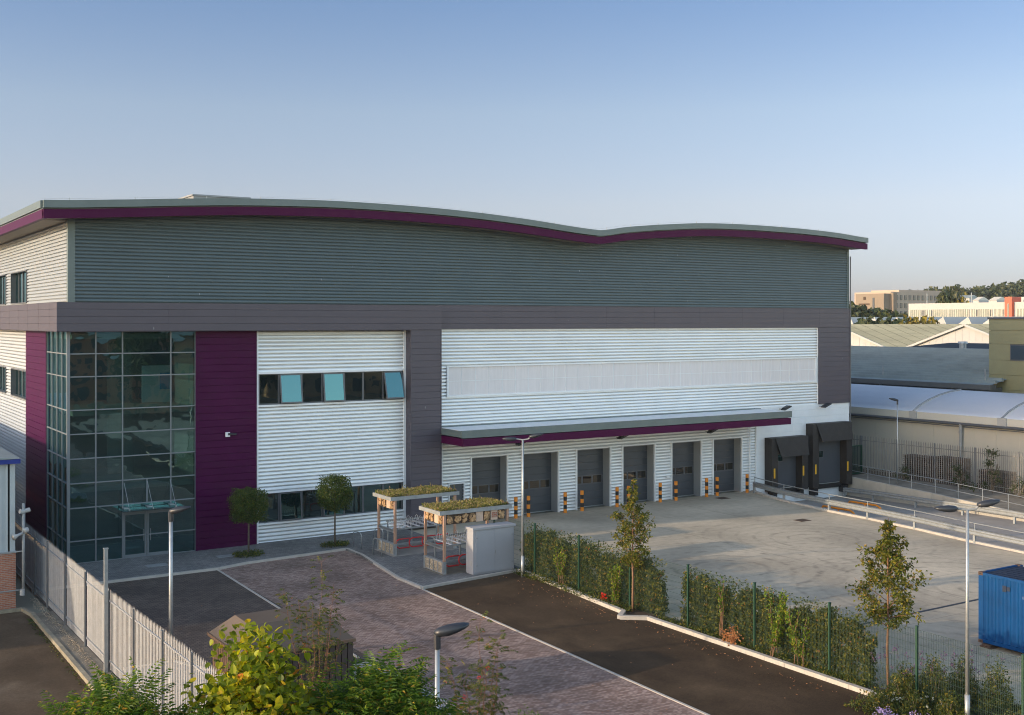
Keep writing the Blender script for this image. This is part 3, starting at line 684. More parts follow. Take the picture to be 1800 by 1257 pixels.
# window strips
def window_strip(divs,z0,z1,openset):
    for k in range(len(divs)-1):
        a,b=divs[k],divs[k+1]
        mb=MB(); s=.055
        mb.box(a,a+s,.02,.1,z0,z1); mb.box(b-s,b,.02,.1,z0,z1); mb.box(a+s,b-s,.02,.1,z0,z0+s); mb.box(a+s,b-s,.02,.1,z1-s,z1)
        fw=mb.build('window',M['frame_grey'],wh)
        if k in openset:
            th=openset[k]; hgt=z1-z0-.06; 
            def pt(x,h,o=0.): return (x, -.02-math.sin(th)*h+o, z1-.03-math.cos(th)*h)
            mb=MB()
            for (xa,xb,ha,hb) in ((a+.02,a+.09,0,hgt),(b-.09,b-.02,0,hgt),(a+.09,b-.09,0,.07),(a+.09,b-.09,hgt-.07,hgt)):
                q=[pt(xa,ha),pt(xb,ha),pt(xb,hb),pt(xa,hb)]; q2=[(x,y+.05,z) for x,y,z in q]
                mb.add(q+q2,[(3,2,1,0),(4,5,6,7),(0,1,5,4),(1,2,6,5),(2,3,7,6),(3,0,4,7)])
            sh=mb.build('open_sash',M['frame_grey'],fw)
            mb=MB(); mb.add([pt(a+.09,hgt-.07,.02),pt(b-.09,hgt-.07,.02),pt(b-.09,.07,.02),pt(a+.09,.07,.02)],[(0,1,2,3)]); mb.build('pane',M['glass_open'],fw)
        else:
            mb=MB(); mb.quad((a+s,.06,z0+s),(b-s,.06,z0+s),(b-s,.06,z1-s),(a+s,.06,z1-s)); mb.build('pane',M['glass_win'],fw)
window_strip([9.7,10.84,12.14,13.36,14.66,15.83,17.08,18.3],7.52,9.17,{1:rad(9),3:rad(8),6:rad(15)})
window_strip([9.7,10.84,12.14,13.36,14.66,15.83,17.08,18.3],1.17,2.75,{1:rad(5),3:rad(4)})
for (za,zb) in ((13.1,14.9),(7.55,9.1)):
    for (a,b) in SW:
        n=4; mb=MB(); 
        mb.box(-.04,.3,a-.06,a,za,zb); mb.box(-.04,.3,b,b+.06,za,zb); mb.box(-.04,.3,a,b,zb,zb+.06); mb.box(-.06,.3,a,b,za-.06,za)
        for k in range(1,n): yk=a+(b-a)*k/n; mb.box(.2,.27,yk-.04,yk+.04,za,zb)
        fw=mb.build('window',[M['frame_grey']],wh)
        mb=MB(); mb.quad((.25,b,za),(.25,a,za),(.25,a,zb),(.25,b,zb)); mb.build('pane',M['glass_win'],fw)
# canopy over the loading bays
mb=MB(); D=3.1
mb.box(20.5,46.6,-D,-.07,5.42,5.78)
cb=mb.build('loading_canopy',M['gutter_grey'],wh)
mb=MB(); mb.box(20.5,46.6,-D-.05,-D+.3,4.93,5.36); mb.box(20.5,20.56,-D+.3,-.07,4.93,5.36); mb.box(46.3,46.62,-D+.3,-.07,4.93,5.36); mb.box(20.56,46.3,-D+.3,-.07,5.2,5.35,0)
mb.build('canopy_fascia',M['purple_trim'],cb)
mb=MB(); mb.box(20.45,46.68,-D-.06,-D+.1,5.4,5.82); mb.box(20.5,46.6,-.3,-.06,5.78,5.83); mb.build('gutter',M['gutter_grey'],cb)
mb=MB(); mb.box(20.6,46.5,-D+.1,-.3,5.775,5.79); mb.build('canopy_top',M['white_trim'],cb)
# roof: two barrels
pts_b=[(-1.4,16.88),(1.87,17.08),(6.1,17.38),(9.4,17.56),(13.95,17.68),(19.8,17.62),(25,17.36),(31.45,16.87)]
pts_c=[(31.45,16.87),(33.6,17.17),(36,17.42),(39.8,17.7),(43.6,17.8),(49.2,17.76),(53,17.62),(56.5,17.38)]
def smooth(pts,n=8):
    out=[]
    for i in range(len(pts)-1):
        p0=pts[max(i-1,0)];p1=pts[i];p2=pts[i+1];p3=pts[min(i+2,len(pts)-1)]
        for j in range(n):
            t=j/n; z=.5*((2*p1[1])+(-p0[1]+p2[1])*t+(2*p0[1]-5*p1[1]+4*p2[1]-p3[1])*t*t+(-p0[1]+3*p1[1]-3*p2[1]+p3[1])*t**3)
            out.append((p1[0]+(p2[0]-p1[0])*t,z))
    out.append(pts[-1]); return out
def strip(mb,line,y0,y1,d0,d1,mi=0):
    n=len(line); vs=[]
    for x,z in line: vs+= [(x,y0,z+d0),(x,y0,z+d1),(x,y1,z+d1),(x,y1,z+d0)]
    fs=[]
    for i in range(n-1):
        a=i*4;b=a+4
        fs+=[(a,b,b+1,a+1),(a+1,b+1,b+2,a+2),(a+2,b+2,b+3,a+3),(a+3,b+3,b,a)]
    fs+=[(0,1,2,3),(4*n-1,4*n-2,4*n-3,4*n-4)]
    mb.add(vs,fs,mi)
RB=smooth(pts_b); RC=smooth(pts_c)
for ln in (RB,RC):
    mb=MB(); strip(mb,ln,-1.25,BD+.3,.45,.80); ro=mb.build('roof',M['gutter_grey'],wh)
    mb=MB(); strip(mb,ln,-1.42,-1.2,0,.44); strip(mb,ln,-1.38,-1.18,.12,.3); 
    if ln is RB: mb.box(-1.425,-1.2,-1.19,BD+.3,16.883,17.318)
    mb.build('purple_fascia',M['purple_trim'],ro)
    mb=MB(); strip(mb,ln,-1.5,-1.25,.5,.86)
    if ln is RB: mb.box(-1.505,-1.2,-1.24,BD+.3,17.383,17.738)
    mb.build('eaves_gutter',M['gutter_grey'],ro)
    mb=MB(); strip(mb,[q for q in ln if .05<=q[0]<=56.0],.02,.12,-.3,.4); mb.build('wall_head',M['grey_clad'],ro)
    mb=MB(); strip(mb,ln,-1.17,.1,.05,.09); 
    if ln is RB: mb.box(-1.2,.1,.12,BD,16.93,16.97)
    mb.build('soffit',M['soffit'],ro)
    mb=MB()
    for q in range(3,len(ln)-1,7):
        x,z=ln[q]; mb.tube([(x,-1.1,z+.8),(x,-1.1,z+1.0)],.02,4)
    k=[(x,-1.1,z+.97) for x,z in ln]; mb.tube(k,.006,3); mb.build('lightning_wire',M['galv'],ro)
mb=MB(); mb.box(12.3,16.3,20,24,17.6,20.78); mb.box(12.2,16.4,19.9,24.1,20.76,20.86); mb.build('rooftop_unit',M['jamb'],wh)
# downpipes
for x in (20.85,45.7,56.12):
    mb=MB(); mb.tube([(x,-.12,0.02 if x<50 else -.9),(x,-.12,5.3 if x<50 else 16.9)],.05,8); mb.build('downpipe',M['white_trim'] if x<50 else M['frame_grey'],wh)
# dock shelters
def dock(x0,x1,zt,ztb,mirror,lab):
    t=thing('dock_shelter',((x0+x1)/2,-.1,0),lab,'dock shelter','black rubber dock shelters on the white wall')
    y=-.75
    mb=MB(); mb.box(x0,x0+.62,y,-.06,-.15,zt); mb.build('side_curtain',M['rubber'],t)
    mb=MB(); mb.box(x1-.62,x1,y,-.06,-.15,zt); mb.build('side_curtain',M['rubber'],t)
    mb=MB(); mb.box(x0+.62,x1-.62,y,-.06,zt-.25,zt); 
    mb.add([(x0+.35,y-.03,zt-.02),(x1-.15,y-.03,zt-.02),(x1-.15,y-.25,ztb),(x0+.75,y-.25,ztb),(x0+.35,y+.02,zt-.02),(x1-.15,y+.02,zt-.02),(x1-.15,y-.2,ztb),(x0+.75,y-.2,ztb)],[(3,2,1,0),(4,5,6,7),(2,3,7,6),(0,3,7,4),(1,5,6,2)])
    mb.build('head_curtain',M['rubber'],t)
    mb=MB(); mb.box(x0+.62,x1-.62,-.12,-.07,.0,zt-.25); dl=mb.build('dock_door',M['door_grey'],t)
    mb=MB(); mb.box(x0+1.2,x0+1.75,-.14,-.11,1.9,2.45,0); mb.box(x0+1.25,x0+1.7,-.146,-.13,1.95,2.4,1); mb.build('door_window',[M['frame_grey'],M['glass_open']],dl)
    for xx in (x0+.2,x1-.58):
        mb=MB(); mb.box(xx,xx+.13,y-.03,y+.005,.85,1.55); mb.build('guide_mark',M['yellow'],t)
    mb=MB(); mb.box(x0+.3,x0+.7,-.6,-.06,-.75,-.2); mb.box(x1-.7,x1-.3,-.6,-.06,-.75,-.2); mb.box(x0+.7,x1-.7,-.3,-.06,-.35,-.05); mb.build('bumper',M['black'],t)
    return t
dock(47.2,50.9,3.7,2.35,0,'lower black rubber dock shelter nearer the guard rail')
dock(51.4,55.6,4.5,3.2,0,'taller black rubber dock shelter at the right end of the white wall')
# floodlights on the wall
for i,(x,z,y,lab) in enumerate(((26.03,4.6,-.1,'leftmost floodlight under the purple loading canopy'),(33.86,4.55,-.1,'middle floodlight under the purple loading canopy'),(41.6,4.52,-.1,'rightmost floodlight under the purple loading canopy'),
      (48.7,5.78,-.1,'floodlight on the white wall above the lower dock shelter'),(52.85,5.8,-.1,'floodlight on the white wall above the taller dock shelter'))):
    t=thing('floodlight',(x,y,z),lab,'floodlight','floodlights on the warehouse front',world=False)
    mb=MB(); mb.bar((0,.05,-.1),(0,-.45,-.05),.06,.06); mb.build('arm',M['galv_dull'],t)
    mb=MB(); mb.M=Matrix.Translation((.1,-.5,0))@Matrix.Rotation(rad(-20),4,'Y'); mb.box(-.35,.35,-.22,.2,-.03,.06); mb.box(-.25,.25,-.15,.15,.06,.11); mb.build('lamp_housing',M['lamp_head'],t)
t=thing('security_camera',(7.9,-.12,6.05),'small security camera on the purple front wall','camera')
mb=MB(); mb.box(7.82,8.05,-.2,-.1,5.93,6.17); mb.build('wall_box',M['white_trim'],t)
mb=MB(); mb.tube([(7.95,-.2,6.08),(8.35,-.35,6.05)],.06,8); mb.build('camera_body',M['lamp_head'],t)
mb=MB(); mb.box(38.1,38.3,-.12,-.04,1.5,1.65); one(mb,'alarm_box',M['white_trim'],'small white alarm box on the pier between the fourth and fifth loading doors','box')
# entry mat step
# ------------------------------------------------------------------ bollards
bx=[25.82,26.74,29.5,30.81,33.61,34.55,37.23,38.6,41.34,42.31,45.13]
for i,x in enumerate(bx):
    if i==0:
        b0=thing('bollard',(x,-.42,0),'','bollard','black and orange bollards along the loading bays',world=False)
        for k in range(5):
            mb=MB(); mb.tube([(0,0,k*.258),(0,0,(k+1)*.258)],.11,14); mb.build('stripe_band',M['orange'] if k%2==0 else M['black'],b0,smooth=False)
        o=b0
    else: o=dup(b0,(x,-.42,0),'')
    nm=['first','second','third','fourth','fifth','sixth','seventh','eighth','ninth','tenth','eleventh']
    o['label']='black and orange striped bollard, '+nm[i]+' from the left along the loading bays' if i<10 else 'last striped bollard at the start of the guard rail'
# ------------------------------------------------------------------ guard rails
def wbeam(mb,pts,zc,face):
    # two-wave crash barrier following pts
    prof=[(0,-.16),(.05,-.11),(.05,-.06),(0,-.02),(0,.02),(.05,.06),(.05,.11),(0,.16)]
    vs=[];n=len(prof)
    for i,(x,y,z) in enumerate(pts):
        a=Vector(pts[max(i-1,0)]);b=Vector(pts[min(i+1,len(pts)-1)]); d=(b-a); s=Vector((d.y,-d.x,0)).normalized()*face
        for o,h in prof: vs.append((x+s.x*o,y+s.y*o,z+zc+h))
    fs=[(i*n+j,(i+1)*n+j,(i+1)*n+j+1,i*n+j+1) for i in range(len(pts)-1) for j in range(n-1)]
    mb.add(vs,fs)
    vs2=[(v[0]+.004,v[1],v[2]) for v in vs]; mb.add(vs2,fs)
G1=[(45.25,-.9),(44.3,-4.6),(43.62,-9.1),(43.4,-12.3),(43.0,-16),(42.3,-20.4),(41.8,-25),(41.2,-30),(40.6,-36)]
t=thing('guard_rail',(45.2,-.9,0),'galvanised crash barrier with hand rail along the edge of the yard','guard rail')
mb=MB(); wbeam(mb,[(x,y,0) for x,y in G1],.62,1); wbeam(mb,[(x+.2,y,0) for x,y in G1],.62,-1); mb.build('beam',M['galv'],t,smooth=True)
for x,y in G1:
    mb=MB(); mb.box(x+.03,x+.17,y-.06,y+.06,0,.78); mb.build('post',M['galv'],t)
    mb=MB(); mb.tube([(x+.1,y,.75),(x+.1,y,1.1)],.025,6); mb.build('upright',M['galv'],t)
mb=MB(); mb.tube([(x+.1,y,1.1) for x,y in G1],.03,6); mb.build('hand_rail',M['galv'],t)
G2=[(54.6,-.8,-1.1),(53.9,-4,-.9),(52.8,-8.5,-.66),(51.6,-13,-.4),(50.3,-17.5,-.14),(49.2,-22,0),(48.2,-27,0)]
t=thing('guard_rail',(54.6,-.8,-1.1),'grey crash barrier at the foot of the concrete retaining wall','guard rail')
mb=MB(); wbeam(mb,G2,.6,1); wbeam(mb,[(x+.15,y,z) for x,y,z in G2],.6,-1); mb.build('beam',M['galv_dull'],t,smooth=True)
for x,y,z in G2:
    mb=MB(); mb.box(x+.02,x+.14,y-.06,y+.06,z,z+.7); mb.build('post',M['galv_dull'],t)
# retaining wall
RW=[(55.95,.2),(54.05,-9),(51.5,-18),(49.4,-26),(48.8,-60)]
mb=MB()
for (a,b) in zip(RW,RW[1:]):
    L_=math.dist(a,b); n=max(1,int(L_/4.5))
    for i in range(n):
        p=(a[0]+(b[0]-a[0])*i/n,a[1]+(b[1]-a[1])*i/n); q=(a[0]+(b[0]-a[0])*((i+1)/n)-.0,a[1]+(b[1]-a[1])*((i+1)/n)+.02)
        mb.bar((*p,-.45),(*q,-.45),.22,1.55)
one(mb,'retaining_wall',M['conc_wall'],'pale concrete retaining wall beside the sunken loading ramp','wall')
# handrail on wall
t=thing('hand_railing',(56.1,0,.3),'thin galvanised two rail hand railing on top of the retaining wall','railing')
HR=[]
for (a,b) in zip(RW[:-1],RW[1:4]):
    n=max(1,round(math.dist(a,b)/2.3))
    for i in range(n): HR.append((a[0]+(b[0]-a[0])*i/n+.25,a[1]+(b[1]-a[1])*i/n))
for h in (.75,1.25):
    mb=MB(); mb.tube([(x,y,h) for x,y in HR],.022,6); mb.build('rail',M['galv'],t)
for x,y in HR:
    mb=MB(); mb.tube([(x,y,.28),(x,y,1.25)],.022,6); mb.build('post',M['galv'],t)
# orange wheel guides in the ramp
def wheel_guide(x,y,lab,l=3.2,h=.42):
    t=rz(y)+.012
    mb=MB(); mb.tube([(x,y,t),(x,y,t+h*.7),(x-.03,y-.12,t+h*.95),(x-.1,y-.4,t+h),(x-.5,y-l+.4,t+h+.1),(x-.55,y-l+.12,t+h*1.0),(x-.57,y-l,t+h*.8),(x-.57,y-l,t+.1)],.07,8)
    mb.tube([(x-.25,y-l/2,t),(x-.25,y-l/2,t+h+.04)],.05,6)
    return one(mb,'wheel_guide',M['orange'],lab,'wheel guide','orange tubular wheel guides on the ramp',True,loc=(x,y,t))
wheel_guide(47.2,-5.4,'orange tubular wheel guide close behind the crash barrier')
wheel_guide(50.4,-4.9,'orange tubular wheel guide further across the ramp near the taller dock')

# ------------------------------------------------------------------ lamps
def lamp(x,y,H,label,double=False,z=0,r=.06,base=True,rz_=0.):
    t=thing('street_lamp',(x,y,z),label,'street lamp','grey steel street lamps',world=False)
    mb=MB()
    mb.tube([(0,0,0),(0,0,1.0)],r*1.35,10) if base else None
    mb.tube([(0,0,0 if not base else .98),(0,0,H-.05)],[r,r*.75],10); mb.build('pole',M['galv'],t,smooth=True)
    def head(sg):
        mb=MB(); mb.M=Matrix.Rotation(rz_,4,'Z')
        if double: mb.tube([(0,0,H-.06),(sg*.25,0,H-.02),(sg*.36,0,H+.08 if sg>0 else H)],.035,6); mb.build('arm',M['galv_dull'],t); mb=MB(); mb.M=Matrix.Rotation(rz_,4,'Z')
        else: mb.tube([(0,0,H-.28),(0,0,H+.02)],r*1.15,8); mb.build('collar',M['lamp_head'],t); mb=MB(); mb.M=Matrix.Rotation(rz_,4,'Z')
        x0=.30 if double else -.05; zo=(.1 if sg>0 else 0.) if double else .04
        tl=.2 if sg>0 else -.0
        secs=[(0,.06,.05),(.08,.12,.09),(.25,.16,.11),(.42,.17,.09),(.58,.13,.055),(.66,.05,.025)]
        vs=[];fs=[]
        for (dx,wy,hz) in secs:
            cxx=sg*(x0+dx); cz=H+zo+tl*dx
            for (a,b) in ((-1,-.3),(-.6,-1),(.6,-1),(1,-.3),(.8,.5),(0,.8),(-.8,.5)): vs.append((cxx,a*wy,cz+b*hz))
        k=7
        for i in range(len(secs)-1):
            for j in range(k): fs.append((i*k+j,(i+1)*k+j,(i+1)*k+(j+1)%k,i*k+(j+1)%k))
        fs+=[tuple(range(k)),tuple(range(len(secs)*k-1,(len(secs)-1)*k-1,-1))]
        mb.add(vs,fs); mb.build('lamp_head',M['lamp_head'],t,smooth=True)
    head(1)
    if double: head(-1)
    return t
lamp(-1.5,-22.7,6.0,'single headed lamp post rising behind the palisade fence in front of the glass corner',r=.075,rz_=-.57)
lamp(-1.2,-39.4,6.0,'single headed lamp post in the foreground, only its top in view',r=.06,rz_=-.4)
lamp(17.45,-13.95,6.5,'double headed lamp post beside the hedge near the grey cabinet',True,r=.065,rz_=-.57)
lamp(17.6,-37.6,6.5,'double headed lamp post in the planting bed in front of the blue container',True,r=.06,rz_=-.57)
lamp(55.9,-4.6,6.0,'slim single headed lamp post on the walkway before the white roofed shed',z=.28,r=.05,base=False,rz_=2.6)

# ------------------------------------------------------------------ palisade fences
def palisade(name,pts,z,H,bay,label,m,broken=None,pale_w=.065,gap=.15):
    t=thing(name,(pts[0][0],pts[0][1],z),label,'fence')
    for (a,b) in zip(pts,pts[1:]):
        L_=math.dist(a,b); n=max(1,round(L_/bay)); d=Vector((b[0]-a[0],b[1]-a[1],0))/L_; s=Vector((-d.y,d.x,0))
        for i in range(n):
            p=Vector((*a,0))+d*(i*L_/n); q=Vector((*a,0))+d*((i+1)*L_/n)
            mb=MB(); mb.bar(tuple(p+Vector((0,0,z))),tuple(p+Vector((0,0,z+H-.05))),.06,.1); mb.build('post',M['fence_post'],t)
            mb=MB()
            for h in (.35,H-.4): mb.bar(tuple(p+s*.04+Vector((0,0,z+h))),tuple(q+s*.04+Vector((0,0,z+h))),.04,.05)
            k=int((q-p).length/gap)
            for j in range(k):
                c=p+d*((j+.5)*gap)+s*.075; w2=d*pale_w/2; dz=R_.uniform(-.015,.015); ln=R_.uniform(-.006,.006)
                v0=c-w2;v1=c+w2
                zz=z+.05
                m_=c-s*.02
                tops=[(v0.x,v0.y,z+H-.14+dz),(m_.x,m_.y,z+H+dz),(v1.x,v1.y,z+H-.14+dz)]
                bots=[(v0.x,v0.y,zz),(m_.x,m_.y,zz),(v1.x,v1.y,zz)]
                mb.add(bots+tops,[(0,1,4,3),(1,2,5,4)])
            mb.build('pale_panel',m,t)
    return t
M['fence_post']=mat('fence_post',(.16,.165,.175),.5,.15,3.,metal=.3)
M['pale']=mat('pale',(.29,.305,.33),.5,.15,4.,metal=.25,island=.12)
M['pale_old']=mat('pale_old',(.20,.19,.175),.6,.25,2.,metal=.15,island=.15)
palisade('palisade_fence',[(-2.5,8.),(-2.5,-8.3),(-2.45,-18.6),(-2.3,-24.6),(-2.2,-30)],.1,2.8,2.95,'galvanised steel palisade fence running past the glass corner on the left',M['pale'])
palisade('palisade_fence',[(58.3,14),(58.4,-12.5),(58.5,-42)],.28,2.95,3.3,'weathered steel palisade fence in front of the white roofed shed',M['pale_old'])
mb=MB(); mb.box(-2.62,-2.5,-18.8,-18.68,.1,4.3); mb.box(-2.64,-2.48,-18.82,-18.66,4.3,4.33); one(mb,'fence_post',M['galv'],'tall bare steel post standing against the left palisade fence','post')
# dark green gate at corner beside dock
t=thing('metal_gate',(57.0,.4,.28),'dark green metal gate beside the right corner of the warehouse','gate')
mb=MB(); mb.box(56.4,58.2,.5,.58,.3,.4); mb.box(56.4,58.2,.5,.58,2.4,2.5); mb.box(56.4,56.5,.5,.58,.4,2.4); mb.box(58.1,58.2,.5,.58,.4,2.4); mb.build('gate_frame',M['post_green'],t)
mb=MB(); 
for k in range(14): mb.box(56.55+k*.11,56.58+k*.11,.52,.55,.4,2.4)
mb.build('bars',M['mesh_green'],t)

# green weldmesh fence
t=thing('mesh_fence',(17.9,-12.9,0),'dark green weldmesh security fence between car park and yard','fence')
fys=[-10.7,-14.3,-17.8,-21.4,-25,-28.6,-32.1,-35.6,-39.2,-42.7]
for i,y in enumerate(fys):
    mb=MB(); mb.box(17.86,17.94,y-.03,y+.03,.05,2.52); mb.box(17.85,17.95,y-.04,y+.04,2.52,2.54); mb.build('post',M['post_green'],t)
    if i<len(fys)-1:
        y2=fys[i+1]; mb=MB(); n=int((y-y2)/.06)
        for k in range(1,n): yk=y+(y2-y)*k/n; mb.box(17.897,17.903,yk-.0035,yk+.0035,.12,2.42)
        for zz in [.12+.23*k for k in range(11)]: mb.box(17.903,17.909,y2,y,zz-.004,zz+.004)
        mb.build('mesh_panel',M['mesh_green'],t)

# ------------------------------------------------------------------ brick warehouse on left
bw=thing('side_warehouse',(-3.6,-7.6,0),'low warehouse of red brick with pale cladding and blue eaves at the left edge','building')
mb=MB(); mb.box(-34,-3.6,-7.6,-7.4,0,2.37); mb.box(-3.8,-3.62,-7.4,34,0,2.37); mb.build('brick_plinth',M['brick'],bw)
M['pale_clad']=mat('pale_clad',(.40,.44,.46),.5,.06,.8)
mb=MB()
x=-34
while x<-3.9:
    mb.box(x,x+.17,-7.56,-7.4,2.45,6.1); mb.box(x+.17,x+.3,-7.53,-7.4,2.45,6.1); x+=.3
mb.box(-3.9,-3.62,-7.56,-7.45,2.45,6.1); mb.box(-3.75,-3.66,-7.45,34,2.45,6.1); mb.box(-34,-3.58,-7.62,-7.4,2.37,2.45)
mb.build('wall_cladding',M['pale_clad'],bw)
M['blue_trim']=mat('blue_trim',(.01,.03,.22),.4,.1)
mb=MB(); mb.box(-34,-3.45,-7.8,-7.4,6.1,6.28); mb.box(-3.75,-3.505,-7.39,34,6.105,6.275); mb.build('eaves',M['blue_trim'],bw)
mb=MB(); mb.add([(-34,-7.8,6.3),(-3.45,-7.8,6.3),(-3.45,34,6.3),(-34,34,6.3),(-18,-7.8,7.6),(-18,34,7.6)],[(0,4,5,3),(1,2,5,4),(0,1,4),(3,5,2)]); mb.build('roof',M['dark_roof'],bw)
t=thing('loudspeaker_pole',(-3.3,-7.85,0),'steel pole with horn loudspeakers on the corner of the brick warehouse','pole')
mb=MB(); mb.tube([(-3.35,-7.85,.6),(-3.35,-7.85,4.45)],.06,10); mb.build('pole',M['galv_dull'],t,smooth=True)
for zz in (.85,2.45): 
    mb=MB(); mb.tube([(-4.4,-7.75,zz),(-3.3,-7.8,zz)],.03,6); mb.build('bracket',M['galv_dull'],t)
mb=MB(); mb.tube([(-3.35,-7.9,3.25),(-3.62,-8.0,3.15),(-3.78,-8.05,3.1)],[.04,.07,.14],10); mb.tube([(-3.35,-7.85,3.3),(-3.15,-7.85,3.35)],[.14,.1],10); mb.build('horn',M['speaker'],t,smooth=True)
mb=MB(); mb.tube([(-3.35,-7.85,4.1),(-3.5,-7.9,4.12)],[.1,.1],8); mb.tube([(-3.35,-7.85,4.12),(-3.1,-7.8,4.15)],[.08,.1],8); mb.build('camera_head',M['speaker'],t)
mb=MB(); mb.tube([(-3.4,-7.9,.65),(-3.4,-7.9,.9)],.1,8); mb.build('light',M['speaker'],t)

# ------------------------------------------------------------------ cycle shelters
sh=thing('cycle_shelter',(14.1,-12.0,.1),'nearer cycle shelter with sedum roof and log panels beside the grey cabinet','cycle shelter','green roofed cycle shelters',world=False)
LX,LY,HH=4.0,2.1,2.95
for (x,y) in ((.3,.12),(.3,LY-.12),(LX-.2,.12),(LX-.2,LY-.12)):
    mb=MB(); mb.box(x-.06,x+.06,y-.05,y+.05,.0 if x>1 else .55,HH-.12); mb.build('timber_post',M['timber'],sh)
    mb=MB(); mb.box(x-.075,x+.075,y-.065,y+.065,0,.6 if x<1 else .12); mb.build('post_shoe',M['galv'],sh)
mb=MB(); mb.box(0,LX,0,.1,HH-.14,HH+.04); mb.box(0,LX,LY-.1,LY,HH-.14,HH+.04); mb.box(0,.1,.1,LY-.1,HH-.14,HH+.04); mb.box(LX-.1,LX,.1,LY-.1,HH-.14,HH+.04); mb.box(.1,LX-.1,.1,LY-.1,HH-.12,HH-.04)
mb.build('roof_tray',M['galv_dull'],sh)
mb=MB(); r=random.Random(5)
mb.box(.1,LX-.1,.1,LY-.1,HH-.04,HH+.03)
for k in range(5200):
    x=r.uniform(.08,LX-.08);y=r.uniform(.08,LY-.08); d=.09*max(0,math.sin(x*2.1+1.3)*math.cos(y*2.7)+.6)
    leaf(mb,Vector((x,y,HH+.02+r.random()*d)),Vector((r.uniform(-1,1),r.uniform(-1,1),r.uniform(.3,1.4))),rv(r),r.uniform(.06,.15),.05)
for k in range(70):
    x=r.uniform(.1,LX-.1);y=r.uniform(.1,LY-.1); h=r.uniform(.1,.34); mb.tube([(x,y,HH),(x+r.uniform(-.06,.06),y,HH+h)],.006,3,cap=False)
    for q in range(4): leaf(mb,Vector((x,y,HH+h*r.uniform(.5,1))),rv(r)+Vector((0,0,.5)),rv(r),.09,.05)
sed=mb.build('sedum_roof',LF['sedum'],sh)
# gabion end
for k in range(4):
    y0=.2+k*(LY-.4)/4; mb=MB(); mb.box(.24,.36,y0+.03,y0+(LY-.4)/4-.03,.06,.54)
    for q in range(60):
        c=Vector((.24,y0+r.uniform(.06,(LY-.4)/4-.06),.06+r.uniform(.04,.44))); s=r.uniform(.02,.045)
        mb.add([tuple(c+Vector(v)*s) for v in ((-1,0,0),(0,1,.2),(0,.3,1),(0,-1,.3),(0,-.2,-1),(.5,0,0))],[(0,1,2),(0,2,3),(0,3,4),(0,4,1),(1,5,2),(3,5,4)])
    mb.build('gabion_cell',M['stone'],sh)
mb=MB(); mb.box(.22,.38,.1,LY-.1,.54,.6); mb.box(.22,.38,.1,LY-.1,.02,.06)
for k in range(5): mb.box(.215,.38,.18+k*(LY-.4)/4,.22+k*(LY-.4)/4,.06,.54)
mb.build('gabion_frame',M['galv_dull'],sh)
mb=MB(); mb.box(.26,.34,.15,LY-.15,1.15,1.28); mb.box(.26,.34,.15,LY-.15,1.22,1.3); mb.build('cross_rail',M['galv'],sh)
# log panels
def cell(x0,x1,y0,y1,z0,z1,kind,axis):
    mb=MB()
    if kind=='board':
        mb.box(x0,x1,y0,y1,z0,z1,1)
    else:
        mb.box(x0,x1,y0,y1,z0,z1,2)
        L_=(y1-y0) if axis=='y' else (x1-x0)
        for q in range(26):
            s=r.uniform(.03,.085); a=r.uniform(s,L_-s); z=r.uniform(z0+s,z1-s)
            if axis=='y': mb.disc((x0,y0+a,z),(-1,0,0),s,8,0,.03+r.random()*.02)
            else: mb.disc((x0+a,y0,z),(0,-1,0),s,8,0,.03+r.random()*.02)
    mb.build('insect_hotel_cell',[M['log'],M['board'],M['bark_dark']],sh)
for k,kd in enumerate(('log','board','log','log')):
    w_=(LY-.36)/4; cell(.26,.32,.18+k*w_,.18+(k+1)*w_-.03,HH-.62,HH-.16,kd,'y')
shb=sh
# racks
mb=MB(); mb.box(.6,LX-.3,.35,.42,1.25,1.32); mb.box(.6,LX-.3,1.7,1.77,1.45,1.52); mb.box(.6,LX-.3,1.0,1.06,.35,.42); mb.box(.6,LX-.3,1.9,1.96,.1,.17)
for x in (.7,2.1,LX-.4): mb.box(x-.03,x+.03,1.72,1.78,0,1.5); 
mb.build('rack_beam',M['galv_dull'],sh)
for k in range(6):
    x=.75+k*.5; mb=MB(); mb.box(x-.05,x+.05,.25,1.9,1.33+.0,1.37)
    for yy in (.4,.75,1.15,1.55):
        mb.tube([(x-.07,yy,1.37),(x-.07,yy-.06,1.66),(x,yy-.08,1.72),(x+.07,yy-.06,1.66),(x+.07,yy,1.37)],.01,4)
    mb.build('bike_tray',M['tray'],sh)
for k in range(4):
    yy=.3+k*.0; x=.55+k*.75
    mb=MB(); mb.tube([(x+.75,.45,.28),(x+.15,.45,.28),(x,.45,.38),(x-.02,.45,.52),(x,.45,.66),(x+.15,.45,.74),(x+.75,.45,.74)],.034,8); mb.build('red_hoop',M['red'],sh,smooth=True)
# far shelter first as plain copy (no front log panel), then add front log panel to near
far=dup(sh,(14.1,-6.9,.1),'further cycle shelter with sedum roof standing near the warehouse wall')
for k,kd in enumerate(('log','log','log','log','board','log','board','log')):
    w_=(LX-.75)/8; cell(.4+k*w_,.4+(k+1)*w_-.02,.08,.13,HH-.62,HH-.16,kd,'x')
mb=MB(); mb.box(.36+6.25*w_,.36+6.95*w_,.06,.082,HH-.5,HH-.26); mb.build('red_panel_mark',M['brick'],sh)
mb=MB(); mb.prism([(14.2,-12.0),(18.1,-12.0),(18.1,-10.3),(14.2,-10.3)],.1,.112); struct(mb.build('pad',M['old_conc']))
mb=MB(); mb.prism([(14.2,-7.0),(18.1,-7.0),(18.1,-4.7),(14.2,-4.7)],.1,.112); struct(mb.build('pad',M['ramp']))
